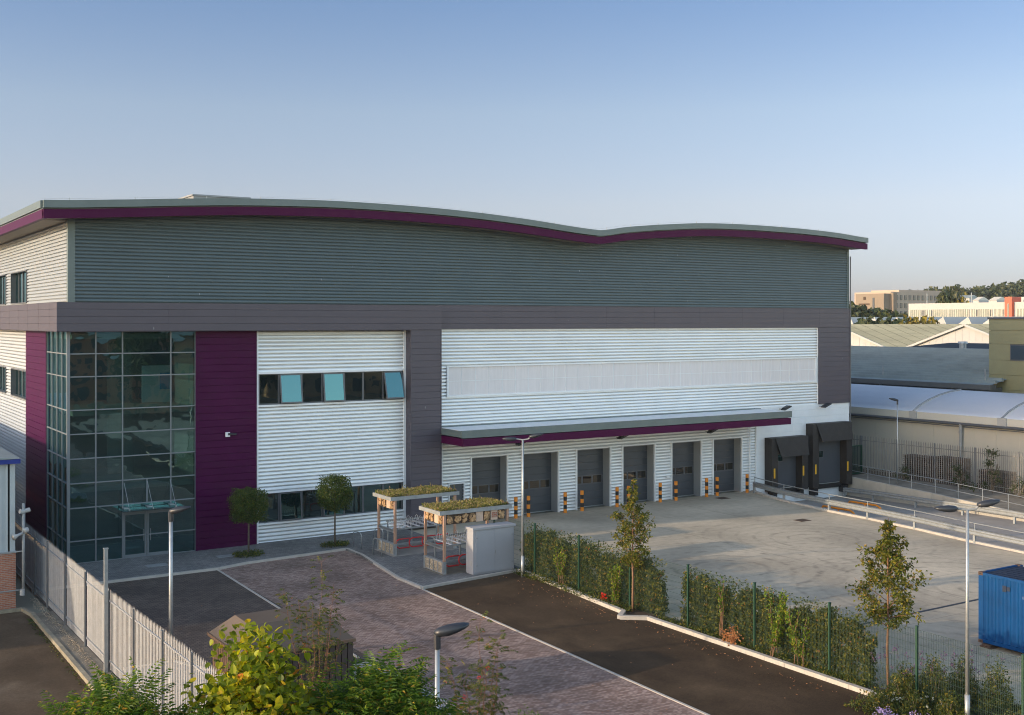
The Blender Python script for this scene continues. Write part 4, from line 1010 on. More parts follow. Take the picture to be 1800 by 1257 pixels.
# cabinet
t=thing('utility_cabinet',(15.5,-12.75,.1),'grey metal utility cabinet with double doors beside the nearer cycle shelter','cabinet')
mb=MB(); mb.box(15.48,17.75,-12.72,-12.05,.14,2.2); mb.box(15.43,17.82,-12.79,-12.0,2.2,2.3); mb.box(15.5,17.73,-12.7,-12.07,.1,.14); mb.build('cabinet_body',M['cabinet'],t)
for a,b in ((15.62,16.655),(16.668,17.7)):
    mb=MB(); mb.box(a,b,-12.75,-12.72,.2,2.14); d=mb.build('cabinet_door',M['cabinet'],t)
    for zz in (.5,1.8):
        mb=MB(); hx=a if a<16 else b-.1; mb.box(hx,hx+.1,-12.765,-12.75,zz,zz+.04); mb.build('hinge',M['galv_dull'],d)
mb=MB(); mb.box(16.66,16.7,-12.775,-12.75,1.0,1.15); mb.build('handle',M['galv_dull'],t)
mb=MB(); mb.box(15.465,15.48,-12.6,-12.4,.5,.72); mb.build('label_plate',M['white_far'],t)
# bike stands (two sheffield hoops)
for i,(x,y) in enumerate(((13.6,-5.9),(13.55,-3.6),(14.9,-3.4))):
    pth=[(0,0,0),(0,0,.72),(.03,-.04,.8),(.1,-.1,.84)]
    mb=MB(); mb.tube([(0,0,0),(0,0,.72),(.02,-.06,.82),(.04,-.16,.85),(.1,-.55,.85),(.12,-.65,.82),(.14,-.7,.72),(.14,-.7,0)],.025,8)
    o=mb.build('bike_stand',M['galv'],None,True); o.location=(x,y,.1)
    tag(o,['steel hoop bike stand beside the front corner of the further shelter','steel hoop bike stand furthest from the shelter, near the clipped tree','steel hoop bike stand next to the back corner of the further shelter'][i],'bike stand','steel hoop bike stands')

# ------------------------------------------------------------------ bin store
t=thing('bin_store',(-.5,-26.2,0),'brown slatted bin store with hipped roof behind the foreground tree','shed')
X0,X1,Y0,Y1=-.35,3.0,-26.2,-23.3
mb=MB(); y=Y0
while y<Y1: mb.box(X0,X0+.06,y,y+.17,.1,2.1); y+=.2
mb.box(X0+.07,X0+.1,Y0,Y1,0,2.15); mb.build('side_wall',M['brown_store'],t)
mb=MB(); x=X0+.1
while x<X1: mb.box(x,x+.17,Y0,Y0+.05,.1,2.1); x+=.2
mb.box(X0+.1,X1,Y0+.05,Y0+.08,0,2.15); mb.box(X1-.06,X1,Y0+.08,Y1,0,2.15); mb.box(X0+.1,X1-.06,Y1-.06,Y1,0,2.15); mb.build('front_wall',M['brown_shade'],t)
mb=MB(); e=.15
mb.box(X0-e,X1+e,Y0-e,Y1+e,2.1,2.2); mb.build('eaves',M['brown_store'],t)
mb=MB(); a,b,c,d=X0-e+.05,X1+e-.05,Y0-e+.05,Y1+e-.05
i_=.55; mb.add([(a,c,2.2),(b,c,2.2),(b,d,2.2),(a,d,2.2),(a+i_,c+i_+.3,2.85),(b-i_,c+i_+.3,2.85),(b-i_,d-i_-.3,2.85),(a+i_,d-i_-.3,2.85)],[(0,1,5,4),(1,2,6,5),(2,3,7,6),(3,0,4,7),(4,5,6,7)])
mb.build('roof',mat('store_roof',(.115,.085,.06),.5,.1,1.),t)
sheet('apron',[(3.1,-31),(5.75,-31),(5.62,-22.4),(3.1,-22.4)],.06,M['paver_apron'],-.02)
kerb('kerb',[(5.78,-31),(5.66,-22.3),(3.0,-22.3)],.1,-.02,.075,M['kerb'])
sheet('apron',[(-1.9,-23),(-1.9,-18.5),(-.2,-18.6),(.6,-20.4),(.5,-23)],.06,M['paver_apron'],-.02)
kerb('kerb',[(-1.9,-18.45),(-.2,-18.55),(.62,-20.4),(.5,-23)],.1,-.02,.1,M['kerb'])

# ------------------------------------------------------------------ shipping container
ct=thing('shipping_container',(25.47,-32.47,.15),'blue steel shipping container resting on timber blocks in the yard','container')
cx0,cx1,cy1,cy0=25.47,27.91,-32.47,-38.53; cz0,cz1=.15,2.74
mb=MB(); clad_=[]
y=cy1-.2; step=.07; ph=[0,0,.036,.036]; vs=[];fs=[]; k=0; yl=[]
while y>cy0+.2: yl.append(y); y-=.075
for i,yv in enumerate(yl):
    o=[.01,.05,.05,.01][i%4]; vs+=[(cx0+o,yv,cz0+.15),(cx0+o,yv,cz1-.1)]
fs=[(2*i,2*i+1,2*i+3,2*i+2) for i in range(len(yl)-1)]
mb.add(vs,fs); mb.box(cx0+.06,cx1-.06,cy0+.06,cy1-.06,cz0+.1,cz1-.08)
mb.build('side_panel',M['blue_cont'],ct)
mb=MB()
for (x,y) in ((cx0,cy1-.2),(cx1-.16,cy1-.2),(cx0,cy0),(cx1-.16,cy0)): mb.box(x,x+.16,y,y+.2,cz0,cz1)
mb.box(cx0,cx0+.06,cy0+.2,cy1-.2,cz1-.1,cz1-.005); mb.box(cx0,cx0+.08,cy0+.2,cy1-.2,cz0+.02,cz0+.15); mb.box(cx0+.16,cx1-.16,cy1-.1,cy1,cz1-.12,cz1-.005); mb.box(cx0+.16,cx1-.16,cy1-.1,cy1,cz0,cz0+.16); mb.build('frame',M['blue_cont'],ct)
mb=MB(); y=cy1-.15
while y>cy0+.2: mb.box(cx0+.08,cx1-.08,y-.09,y,cz1-.06,cz1-.03); mb.box(cx0+.08,cx1-.08,y-.22,y-.09,cz1-.06,cz1-.045); y-=.22
mb.build('roof_panel',M['blue_dk'],ct)
for (x,y) in ((cx0-.005,cy1-.175),(cx0-.005,cy0-.005),(cx1-.175,cy1-.175)):
    for z in (cz0-.01,cz1-.11):
        mb=MB(); mb.box(x,x+.18,y,y+.18,z,z+.12); mb.box(x-.003,x+.01,y+.05,y+.13,z+.035,z+.085,1); mb.build('corner_casting',[M['wood_dark'],M['black']],ct)
mb=MB(); mb.box(cx0-.002,cx0+.01,-33.6,-33.45,2.2,2.42); mb.box(cx0-.002,cx0+.01,-33.75,-33.62,2.25,2.4); mb.build('vent',M['blue_dk'],ct)
for i,(y,l) in enumerate(((-32.7,'timber block under the near corner of the blue container'),(-35.5,'timber block under the middle of the blue container'))):
    mb=MB(); mb.box(25.35,26.5,y-.35,y+.1,.01,.075); mb.box(25.4,26.5,y-.3,y+.05,.075,.138); one(mb,'timber_block',M['wood_dark'],l,'timber','timber blocks under the container')

# ------------------------------------------------------------------ planting
LEAFN=1.0
def hedge(x0,x1,y0,y1,z1,n,seed,label,m=None):
    r=random.Random(seed); t=thing('hedge',((x0+x1)/2,y1,.06),label,'hedge','ivy hedge screens along the mesh fence')
    mb=MB()
    for k in range(n):
        y=r.uniform(y0,y1); zt=z1+.13*math.sin(y*1.9+seed)+.09*math.sin(y*5.3)+.05*math.sin(y*11.); z=.08+(zt-.08)*r.random()**.85; bul=.10*math.sin(y*2.7+z*1.9)+.06*math.sin(y*6.1-z*4); x=x0+bul*.6+(x1-x0)*r.random()
        dn=math.sin(y*3.1+math.sin(z*4)*1.5)+math.sin(y*7.3+z*2.2)*.7+math.sin(z*5.1-y)*.5
        if dn<-1.05 and r.random()<.75: continue
        if z>zt-.2 and r.random()<.35+.3*math.sin(y*5): continue
        leaf(mb,Vector((x,y,z)),Vector((r.uniform(-1,.3),r.uniform(-1,1),r.uniform(-1,.3))),Vector((-1,r.uniform(-.6,.6),r.uniform(-.2,.9))),r.uniform(.05,.15),r.uniform(.04,.11))
    for k in range(int(n*.02)):
        y=r.uniform(y0,y1); z=z1+r.random()**2*.35
        leaf(mb,Vector((r.uniform(x0,x1),y,z)),rv(r),Vector((-.5,0,1)),.1,.07)
    mb.build('foliage',m or LF['ivy'],t)
    mb=MB(); y=y0+.3
    while y<y1:
        xx=(x0+x1)/2; mb.tube([(xx,y,.05),(xx+r.uniform(-.05,.05),y+r.uniform(-.1,.1),1.),(xx,y+r.uniform(-.2,.2),z1-.2)],.012,4); y+=r.uniform(.25,.5)
    mb.build('stem',M['bark_grey'],t)
    return t
hedge(18.05,18.42,-23.2,-13.0,2.08,34000,11,'long ivy hedge screen behind the mesh fence beside the grey cabinet')
hedge(18.05,18.42,-33.7,-24.45,2.04,30000,12,'ivy hedge screen behind the mesh fence nearer the bottom right')

def sprig(x,y,z0,z1,wd,n,seed,label,m,name='climbing_plant',cat='plant',group=None):
    r=random.Random(seed); t=thing(name,(x,y,.06),label,cat,group)
    mb=MB(); st=MB()
    for q in range(5):
        px,py=x+r.uniform(-wd,wd)*.3,y+r.uniform(-wd,wd)*.5; pth=[(px,py,.06)]
        tx,ty=x+r.uniform(-wd,wd)*.3,y+r.uniform(-wd,wd); hz=z0+(z1-z0)*r.uniform(.6,1)
        for k in range(1,6): pth.append((px+(tx-px)*k/5+r.uniform(-.04,.04),py+(ty-py)*k/5+r.uniform(-.06,.06),.06+(hz-.06)*k/5))
        st.tube(pth,[.012]*5+[.004],4)
        for k in range(n//5):
            f=r.uniform(max(0,(z0-.06)/(hz)),1)*4.99; i=int(f); c=Vector(pth[i]).lerp(Vector(pth[i+1]),f-i)+rv(r)*wd*.35*r.random()
            leaf(mb,c,rv(r)+Vector((-.4,0,-.2)),rv(r)+Vector((-.5,0,.6)),r.uniform(.07,.13),r.uniform(.05,.09))
    st.build('stem',M['bark'],t); mb.build('foliage',m,t)
sprig(17.75,-20.6,.3,2.3,.45,420,21,'yellow green climber growing up the hedge just left of the slim tree',LF['bright'],group='yellow green climbers on the hedges')
sprig(17.75,-16.6,.6,1.9,.35,260,22,'yellow green climber in the long hedge midway between its posts',LF['bright'],group='yellow green climbers on the hedges')
sprig(17.7,-29.8,.6,2.75,.55,600,23,'tall pale climber with yellow leaves in the nearer hedge',LF['bright'],group='yellow green climbers on the hedges')
sprig(17.7,-31.0,.6,2.2,.5,350,24,'yellow leaved climber beside the third post of the nearer hedge',LF['bright'],group='yellow green climbers on the hedges')
sprig(17.75,-27.0,1.0,2.5,.2,120,25,'thin shoot sticking up above the nearer hedge',LF['sumac'],group='yellow green climbers on the hedges')
sprig(17.68,-27.6,.1,.75,.5,260,26,'low orange leaved shrub at the foot of the nearer hedge',LF['autumn'],'autumn_shrub','shrub','small autumn coloured shrubs')
sprig(17.6,-20.0,.1,.5,.3,100,27,'low red leaved shrub left of the slim tree base',LF['redberry'],'autumn_shrub','shrub','small autumn coloured shrubs')

def low_plants(x0,x1,y0,y1,h,n,seed,label,m,name='ground_cover'):
    r=random.Random(seed); mb=MB()
    for k in range(n):
        x=r.uniform(x0,x1);y=r.uniform(y0,y1); hh=h*(.5+.5*math.sin(x*3.1+y*2.3)*math.cos(y*4.1))+.05
        leaf(mb,Vector((x,y,.06+r.random()*hh)),rv(r)+Vector((0,0,.6)),rv(r)+Vector((0,0,.5)),r.uniform(.06,.13),.045)
    o=mb.build(name,m); o['kind']='stuff'; o['label']=label; o['category']='plants'; return o
low_plants(17.3,18.0,-22.0,-13.2,.22,2600,31,'low ground cover along the foot of the long hedge',LF['shrub'])
low_plants(17.65,18.05,-33.7,-23.4,.25,2600,32,'low ground cover along the foot of the nearer hedge',LF['shrub'])
low_plants(15.9,20.5,-39.5,-34.4,.45,9000,33,'leafy ground cover filling the planting bed at the bottom right',LF['shrub'])
low_plants(3.2,5.2,-22.2,-21.3,.3,900,34,'low green planting beside the brown bin store',LF['sumac'])
low_plants(3.9,7.2,-31.5,-29.6,.3,1200,35,'low green planting strip behind the foreground bushes',LF['sumac'])
sheet('flower_bed',[(15.7,-42),(21.5,-42),(20.3,-35.4),(18.5,-34.3),(17.65,-34.3)],.065,M['soil'],-.02)
r=random.Random(77)
bed=[(16.2,-35.6,.7),(16.9,-36.3,.7),(17.6,-35.3,.85),(18.3,-36.0,1.15),(18.9,-35.4,1.1),(19.5,-36.1,1.2),(17.4,-37.2,.8),(19.9,-37,1.2),(18.5,-34.7,.8)]
nms=['rounded green shrub at the left tip of the bottom right bed','green shrub with small leaves near the kerb corner','bushy green shrub just left of the slim tree base','tall leafy shrub in front of the slim tree','tall leafy shrub right of the slim tree','leafy shrub left of the near lamp post','low shrub at the bottom edge before the slim tree','leafy shrub beyond the near lamp post','small shrub behind the slim tree base']
for i,(x,y,h) in enumerate(bed):
    t=thing('shrub',(x,y,.06),nms[i],'shrub','shrubs in the bottom right planting bed'); mb=MB(); st=MB()
    for k in range(int(1100*h)):
        d=rv(r); d.z=abs(d.z); q=r.random()**.4; c=Vector((x,y,.1))+Vector((d.x*.5*q,d.y*.5*q,d.z*h*q*(1+.3*math.sin(d.x*7+d.y*5))))
        leaf(mb,c,rv(r)+Vector((0,0,.3)),rv(r)+Vector((0,0,.6)),r.uniform(.06,.12),.05)
    for k in range(9):
        d=rv(r); st.tube([(x,y,.06),(x+d.x*.3,y+d.y*.3,h*.9)],.008,4)
        for q in range(12): leaf(mb,Vector((x+d.x*.3*(.6+q/30),y+d.y*.3*(.6+q/30),h*(.6+q/20))),rv(r),rv(r),.09,.05)
    mb.build('foliage',LF['shrub'],t); st.build('stem',M['bark_grey'],t)
def flowers(pts,h,m,label,seed,dense=20,name='flower_clump',spread=.5,group=None,sz=.05):
    r=random.Random(seed)
    for i,(x,y) in enumerate(pts):
        t=thing(name,(x,y,.06),label[i],'flowers',group); mb=MB(); st=MB()
        for k in range(dense):
            a=r.uniform(-spread,spread);b=r.uniform(-spread,spread); hh=h*r.uniform(.6,1)
            st.tube([(x+a*.4,y+b*.4,.06),(x+a,y+b,hh)],.004,3,cap=False)
            for q in range(9): leaf(mb,Vector((x+a,y+b,hh))+rv(r)*sz*1.1,rv(r),rv(r),sz,sz*.8)
            for q in range(4): leaf(st,Vector((x+a*.7,y+b*.7,hh*r.uniform(.2,.8))),rv(r),rv(r),.09,.02)
        mb.build('blossom',m,t); st.build('stem',LF['shrub'],t)
flowers([(18.4,-34.3),(18.7,-35.2),(19.5,-35.3),(20.1,-36.1)],1.35,LF['violet'],['dark violet verbena clump at the end of the nearer hedge','violet verbena clump left of the slim tree trunk','violet verbena clump between slim tree and lamp post','tall violet verbena clump beside the near lamp post'],41,group='violet verbena clumps',spread=.7)
flowers([(15.75,-36.1),(16.15,-36.9)],.5,LF['lavender'],['lavender clump at the kerb corner of the bed','lavender clump at the very bottom of the bed'],42,group='lavender clumps',spread=.25)
flowers([(16.7,-35.5),(17.3,-36.4)],.6,LF['white_flower'],['white flowering clump near the lavender','white flowering clump in the middle of the bed'],43,dense=14,group='white flowering clumps',spread=.4,sz=.035)

# slender pear trees
pearprof=lambda k: (.35+1.0*math.sin(min(1,(k+.12)/.5)*math.pi/2) if k<.42 else 1.3*(1-(k-.42)/.60)**1.15)
make_tree('slender_tree',(17.66,-21.9,.06),'slim pyramidal young tree at the kerb notch beside the long hedge','tree',5.65,1.75,lambda k: .60*pearprof(k)+.05,46,.5,'leaf',LF['pear'],M['bark'],r0=.045,seed=3,lsize=.12,lw=.07,nleaf=80,spread=.42,twigs=5,group='slender young trees by the mesh fence')
make_tree('slender_tree',(18.35,-34.15,.06),'larger slim pyramidal tree with reddish trunk in the bottom right bed','tree',5.75,2.1,lambda k: .80*pearprof(k)+.05,52,.42,'leaf',LF['pear'],M['bark'],r0=.05,seed=9,lsize=.12,lw=.07,nleaf=85,spread=.4,twigs=5,group='slender young trees by the mesh fence')
# topiary trees
def topiary(x,y,H,label,seed,hw,hz,pw):
    r=random.Random(seed); t=thing('clipped_tree',(x,y,.1),label,'tree','clipped lollipop trees on the footpath',world=False)
    tr=MB(); tr.tube([(0,0,0),(.02,.01,H-2*hz+.1),(0,0,H-.4)],[.05,.04,.02],8)
    cz=H-hz; lf=MB()
    for q in range(26):
        d=rv(r); tr.tube([(0,0,cz-hz*.7+r.random()*.4),(d.x*hw*.8,d.y*hw*.8,cz+d.z*hz*.8)],[.012,.004],4)
    for k in range(7500):
        d=rv(r); m_=(abs(d.x)**pw+abs(d.y)**pw+abs(d.z)**pw)**(1/pw); q=1-.45*r.random()**1.6+.07*math.sin(d.x*9+d.z*7+seed)+.06*math.sin(d.y*13+d.z*5)
        c=Vector((d.x/m_*hw*q,d.y/m_*hw*q,cz+d.z/m_*hz*q))
        leaf(lf,c,rv(r)+d*.7,d+rv(r)*.6,r.uniform(.06,.11),r.uniform(.04,.07))
    tr.build('trunk',M['bark_grey'],t,smooth=True); lf.build('crown',LF['topiary'],t)
    mb=MB()
    for k in range(700):
        a=r.uniform(0,6.28);q=r.random()**.5*.8; leaf(mb,Vector((math.cos(a)*q,math.sin(a)*q*.7,.02+r.random()*.16)),rv(r)+Vector((0,0,.5)),rv(r),.1,.045)
    o=mb.build('ground_cover',LF['shrub']); o.location=(x,y,.1); o['kind']='stuff'; o['label']='low planting round the foot of '+('the clipped tree before the purple wall' if x<10 else 'the clipped tree by the bike stands'); o['category']='plants'
topiary(8.14,-2.75,3.35,'clipped square crowned tree in front of the purple wall',51,.80,.78,9)
topiary(12.85,-2.8,3.72,'clipped rounder crowned tree in front of the white cladding',52,.84,.9,3.2)

# foreground trees
def rowan(x,y,H,label,seed,wd,dens):
    r=random.Random(seed); t=thing('rowan_tree',(x,y,0),label,'tree','thin young rowan trees'); tr=MB(); lf=MB(); bb=MB()
    for q in range(9):
        a=q*.8+r.uniform(-.4,.4); h=H*r.uniform(.62,.97) if q else H; sp=wd*r.uniform(.45,1.15) if q else .06
        p0=Vector((x+r.uniform(-.05,.05),y+r.uniform(-.05,.05),0)); pth=[p0]
        z1=H*r.uniform(.3,.45)
        pth.append(Vector((x+r.uniform(-.04,.04),y+r.uniform(-.04,.04),z1)))
        for k in range(1,6):
            f=k/5; pth.append(Vector((x+math.cos(a)*sp*f**.6+r.uniform(-.06,.06),y+math.sin(a)*sp*f**.6+r.uniform(-.05,.05),z1+(h-z1)*f)))
        tr.tube(pth,[.028,.018,.014,.011,.008,.006,.004],5)
        for k in range(dens):
            f=1.3+r.random()**.7*4.69; i=int(f); c=pth[i].lerp(pth[min(i+1,6)],f-i); d=rv(r); d.z=abs(d.z)*.6
            e=c+d*r.uniform(.05,.28); tr.tube([c,e],[.004,.003],3,cap=False)
            pinnate(lf,e,d,r.uniform(.12,.2),4,.036,.075,droop=.6,r=r)
        if r.random()<.25:
            i=r.randint(3,5); c=pth[i]+rv(r)*.2
            for k in range(16): leaf(bb,c+rv(r)*.045,rv(r),rv(r),.028,.028)
    tr.build('trunk',M['twig_red'],t,smooth=True); lf.build('crown',LF['rowan'],t)
    if bb.v: bb.build('berries',LF['redberry'],t)
rowan(-.64,-32.36,6.1,'thin young rowan with red twigs standing before the brown bin store',61,.8,42)
rowan(1.14,-37.07,5.55,'thin young rowan beside the foreground lamp post',62,.8,46)

def blob_tree(name,loc,label,H,cz,rx,rzz,n,kind,m,seed,size,lw,bark,group=None,tp=.62):
    r=random.Random(seed); t=thing(name,loc,label,'tree',group,world=False); tr=MB(); lf=MB()
    tr.tube([(0,0,0),(.1,.05,cz*.6),(0,0,H-.4)],[.12,.08,.02],8)
    cl=[]
    for q in range(70):
        d=rv(r); k=r.uniform(.45,1)
        z=cz+d.z*rzz*k; taper=1-tp*max(0,(z-cz)/rzz)
        c=Vector((d.x*rx*k*taper,d.y*rx*k*taper,z)); cl.append(c)
        tr.tube([Vector((0,0,max(.5,z-.9))),c],[.02,.006],4,cap=False)
    for q in range(n):
        c=cl[r.randrange(len(cl))]; p=c+rv(r)*r.random()**.6*rx*.33
        out=(p-Vector((0,0,cz-.6))).normalized()
        if kind=='big': bigleaf(lf,p,out*.6+rv(r)+Vector((0,0,-.45)),out*.8+Vector((0,0,.8))+rv(r)*.55,size*r.uniform(.65,1.2),size*r.uniform(.65,.95))
        else: pinnate(lf,p,out+rv(r)*.7+Vector((0,0,.15)),size*r.uniform(.8,1.2),8,lw,lw*3.4,droop=.9,r=r)
    tr.build('trunk',bark,t,smooth=True); lf.build('crown',m,t)
blob_tree('lime_tree',(-5.75,-42.1,0),'bright yellow green leafy tree at the bottom left foreground',7.4,5.25,1.75,2.1,9500,'big',LF['lime'],71,.125,.1,M['bark_grey'],tp=.80)
blob_tree('sumac_tree',(-7.75,-41.4,0),'feathery leaved sumac tree at the bottom left corner',6.45,5.2,1.6,1.1,2300,'pin',LF['sumac'],72,.42,.032,M['bark_grey'],'feathery leaved sumac trees in the foreground')
blob_tree('sumac_tree',(-4.0,-42.7,0),'feathery leaved sumac tree right of the yellow green tree',6.62,5.2,1.55,1.2,2300,'pin',LF['sumac'],73,.42,.032,M['bark_grey'],'feathery leaved sumac trees in the foreground')
blob_tree('sumac_tree',(-7.1,-42.6,0),'lower sumac tree tucked between the bottom left corner and the yellow green tree',6.05,5.1,1.1,.95,1100,'pin',LF['sumac'],74,.40,.032,M['bark_grey'],'feathery leaved sumac trees in the foreground')

# dark shrubs by right fence
for i,(x,y,h,w_,l) in enumerate(((57.4,-11.2,3.1,1.0,'straggly dark bush growing at the right palisade fence'),(57.6,-8.6,1.6,.9,'low dark bush left of the straggly bush at the right fence'),(57.2,-13.4,1.2,.8,'low dark bush right of the straggly bush at the right fence'),(57.3,-4.0,1.0,.6,'small dark bush at the foot of the walkway lamp'))):
    r=random.Random(90+i); t=thing('bush',(x,y,.28),l,'bush','dark bushes by the right fence'); mb=MB(); st=MB()
    for k in range(8):
        d=rv(r); d.z=abs(d.z)+.8; st.tube([(x,y,.28),(x+d.x*w_*.5,y+d.y*w_*.5,.28+h*r.uniform(.6,1))],.02,4)
    cl=[Vector((x+r.uniform(-.5,.5)*w_*(1.2-q/9),y+r.uniform(-1,1)*w_*(1.1-q/9),.4+h*(q+.5)/9*r.uniform(.8,1.1))) for q in range(9)]
    for k in range(int(170*h)):
        c=cl[r.randrange(9)]
        leaf(mb,c+rv(r)*.38*r.random(),rv(r),rv(r)+Vector((0,0,.5)),.15,.08)
    mb.build('foliage',LF['far'],t); st.build('stem',M['bark_grey'],t)
r=random.Random(404)  # dark slatted stacks added in place of the shadow behind the fence
for i,(y,l,h) in enumerate(((-3.2,'dark slatted stand-in for shadow behind the right fence near the green gate',1.9),(-6.0,'longer dark slatted stand-in for shadow behind the right fence',2.0),(-9.6,'low dark slatted stand-in for shadow behind the right fence',1.4))):
    t=thing('shadow_stack',(60.2,y,0),l,'shading','slatted shadow stand-ins behind the right fence'); mb=MB(); z=0.02
    while z<h:
        a=r.uniform(-.06,.06); 
        for q in range(3): mb.box(59.7+a,60.9+a,y-1.1+q*1.0,y-1.0+q*1.0,z,z+.1)
        mb.box(59.68+a,60.92+a,y-1.15,y+1.15,z+.1,z+.13); z+=.145
    mb.build('shading',M['wood_dark'],t)

# ------------------------------------------------------------------ sheds beyond the fence
sheet('service_yard',[(58.6,-90),(76,-90),(76,60),(58.6,60)],-.01,M['asphalt_old'])
t=thing('white_roof_shed',(62.8,-10,0),'long shed with white arched roof and beige walls behind the right fence','shed')
mb=MB(); mb.box(62.9,63.1,-60,30,0,4.4)
y=-60
while y<30: mb.box(62.885,62.91,y,y+.03,0,4.4); y+=1.8
mb.box(63.1,74,29.8,30,0,4.4); mb.build('wall',M['shed_wall'],t)
mb=MB(); mb.box(62.7,63.0,-60,30,4.42,4.95); mb.build('fascia',M['tent_cream'],t)
for k,y in enumerate((15.5,3.2,-6.2,-15.5,-25)):
    pass
mb=MB(); arc=[(62.68,4.95),(63.4,5.35),(64.5,5.75),(65.8,6.08),(67.2,6.32),(68.6,6.42),(70.5,6.3),(72.5,5.9),(74,5.3)]
n=len(arc)
mb.add([(x,y,z) for y in (-60,30) for x,z in arc],[(i,i+1,n+i+1,n+i) for i in range(n-1)]+[tuple(range(n,2*n))]); mb.build('roof',M['tent'],t,smooth=True)
for y in (12,-.7,-8.4,-17,-26):
    mb=MB(); mb.tube([(x-.01,y,z+.02) for x,z in arc[:6]],.09,5); mb.box(62.6,62.72,y-.35,y+.35,4.38,4.98,1); mb.build('roof_seam',[M['galv_dull'],M['white_far']],t)
mb=MB(); mb.tube([(62.6,-60,4.3),(62.6,30,4.3)],.11,8); mb.tube([(62.6,-60,4.1),(62.6,30,4.1)],.03,6); mb.build('gutter',M['frame_grey'],t)
for y in (-5.0,12.,-22):
    mb=MB(); mb.tube([(62.6,y,.2),(62.6,y,4.3)],.12,8); mb.tube([(62.6,y,3.6),(62.6,y,3.75)],.15,8); mb.build('downpipe',M['galv_dull'],t)
# dark roof building
t=thing('ribbed_roof_building',(75.5,3,0),'low building with dark ribbed metal roof behind the white roofed shed','building')
mb=MB()
y=1.9
while y<40: mb.box(75.9,76.1,y,y+.3,0,6.2); mb.box(75.94,76.1,y+.3,y+.6,0,6.2); y+=.6
mb.box(76.1,88,1.9,2.1,0,6.2); mb.build('wall',M['dark_wall'],t)
mb=MB(); nn=14
for k in range(nn):
    xa=75.6+k*(88.5-75.6)/nn; xb=75.6+(k+1)*(88.5-75.6)/nn; za=6.5+(xa-75.6)*.2; zb=6.5+(xb-75.6)*.2
    xm=xa+(xb-xa)*.7; zm=6.5+(xm-75.6)*.2
    mb.quad((xa,1.4,za),(xm,1.4,zm),(xm,40,zm),(xa,40,za)); mb.box(xm,xb,1.4,40,zm-.05,zm+.26)
mb.add([(88.5,1.4,9.08),(101,1.4,6.5),(101,40,6.5),(88.5,40,9.08)],[(0,1,2,3)]); mb.build('roof',M['dark_roof'],t)
mb=MB(); mb.box(75.25,75.75,1.2,40,6.1,6.52); mb.box(75.76,76.1,1.2,1.38,6.1,6.5); mb.build('gutter',M['dark_wall'],t)
mb=MB()
for k in range(16): mb.box(88.3,88.8,1.4+k*2.4,3.5+k*2.4,9.08,9.16)
mb.build('ridge_cap',M['tent_cream'],t)
for k in range(4):
    y=4.6+k*1.35; mb=MB(); mb.box(75.82,75.93,y,y+1.25,4.6,5.98,0); mb.box(75.8,75.85,y+.08,y+1.17,4.7,5.9,1); mb.build('window',[M['frame_grey'],M['glass_open']],t)
mb=MB(); mb.tube([(75.8,13.2,0),(75.8,13.2,6.1)],.12,8); mb.build('downpipe',M['galv_dull'],t)
for (x,y,h) in ((77.,13.9,1.),(77,2.9,1.)):
    z=6.5+(x-75.6)*.2; mb=MB(); mb.tube([(x,y,z),(x,y,z+h)],.07,8); mb.build('flue',M['galv_dull'],t)
mb=MB(); mb.tube([(89.5,14.1,8.7),(89.5,14.1,9.75)],.35,12); mb.tube([(89.5,14.1,9.75),(89.5,14.1,9.95)],[.5,.45],12); mb.build('roof_vent',M['galv'],t)
# blue roof
t=thing('blue_roof_building',(95,25,0),'low building with a dull blue hipped roof beyond the ribbed roof','building')
mb=MB(); mb.box(92,125,-10,38,0,7.6); mb.build('wall',M['dark_wall'],t)
mb=MB(); mb.add([(91,-11,7.6),(91,39.5,7.6),(126,39.5,7.6),(126,-11,7.6),(108,4,9.4),(108,29,9.4)],[(0,4,5,1),(1,5,2),(2,5,4,3),(3,4,0)]); mb.build('roof',M['blue_roof'],t)
# gabled mossy sheds
for i,(ya,lab) in enumerate(((66.5,'white gabled shed with mossy roof next to the warehouse corner'),(42.6,'white gabled shed with central apex further right'),(18.7,'white gabled shed mostly hidden behind the olive building'))):
    t=thing('gabled_shed',(130,ya,0),lab,'shed','row of white gabled sheds with mossy roofs')
    mb=MB(); mb.add([(130,ya-12,0),(130,ya+12,0),(130,ya+12,7.3),(130,ya,11.45),(130,ya-12,7.3),(205,ya-12,0),(205,ya+12,0),(205,ya+12,7.3),(205,ya,11.45),(205,ya-12,7.3)],[(0,4,3,2,1),(5,6,7,8,9),(0,5,9,4),(1,2,7,6)])
    y=ya-11.5
    while y<ya+11.5: mb.box(129.97,130,y,y+.06,0,7.3+4.1*(1-abs(y-ya)/12)-.1); y+=1.1
    mb.build('wall',M['white_far'],t)
    for sg in (-1,1):
        mb=MB(); n=24
        for k in range(n):
            x0=129.6+k*75.8/n; x1=x0+75.8/n-.15
            mb.add([(x0,ya,11.55),(x1,ya,11.55),(x1,ya+sg*11.98,7.4),(x0,ya+sg*11.98,7.4)],[(0,1,2,3)])
            mb.add([(x1,ya,11.52),(x1+.16,ya,11.52),(x1+.16,ya+sg*11.98,7.37),(x1,ya+sg*11.98,7.37)],[(0,1,2,3)])
        mb.build('roof_slope',M['moss_roof'],t)
        mb=MB(); mb.bar((129.55,ya,11.5),(129.55,ya+sg*11.95,7.36),.12,.3); mb.build('barge_board',M['white_far'],t)
t=thing('sawtooth_roof_shed',(190,95,0),'dark roofed shed with a row of small white sawtooth peaks','shed')
mb=MB(); mb.box(215,235,40,160,0,12.6); mb.build('wall',M['blue_roof'],t)
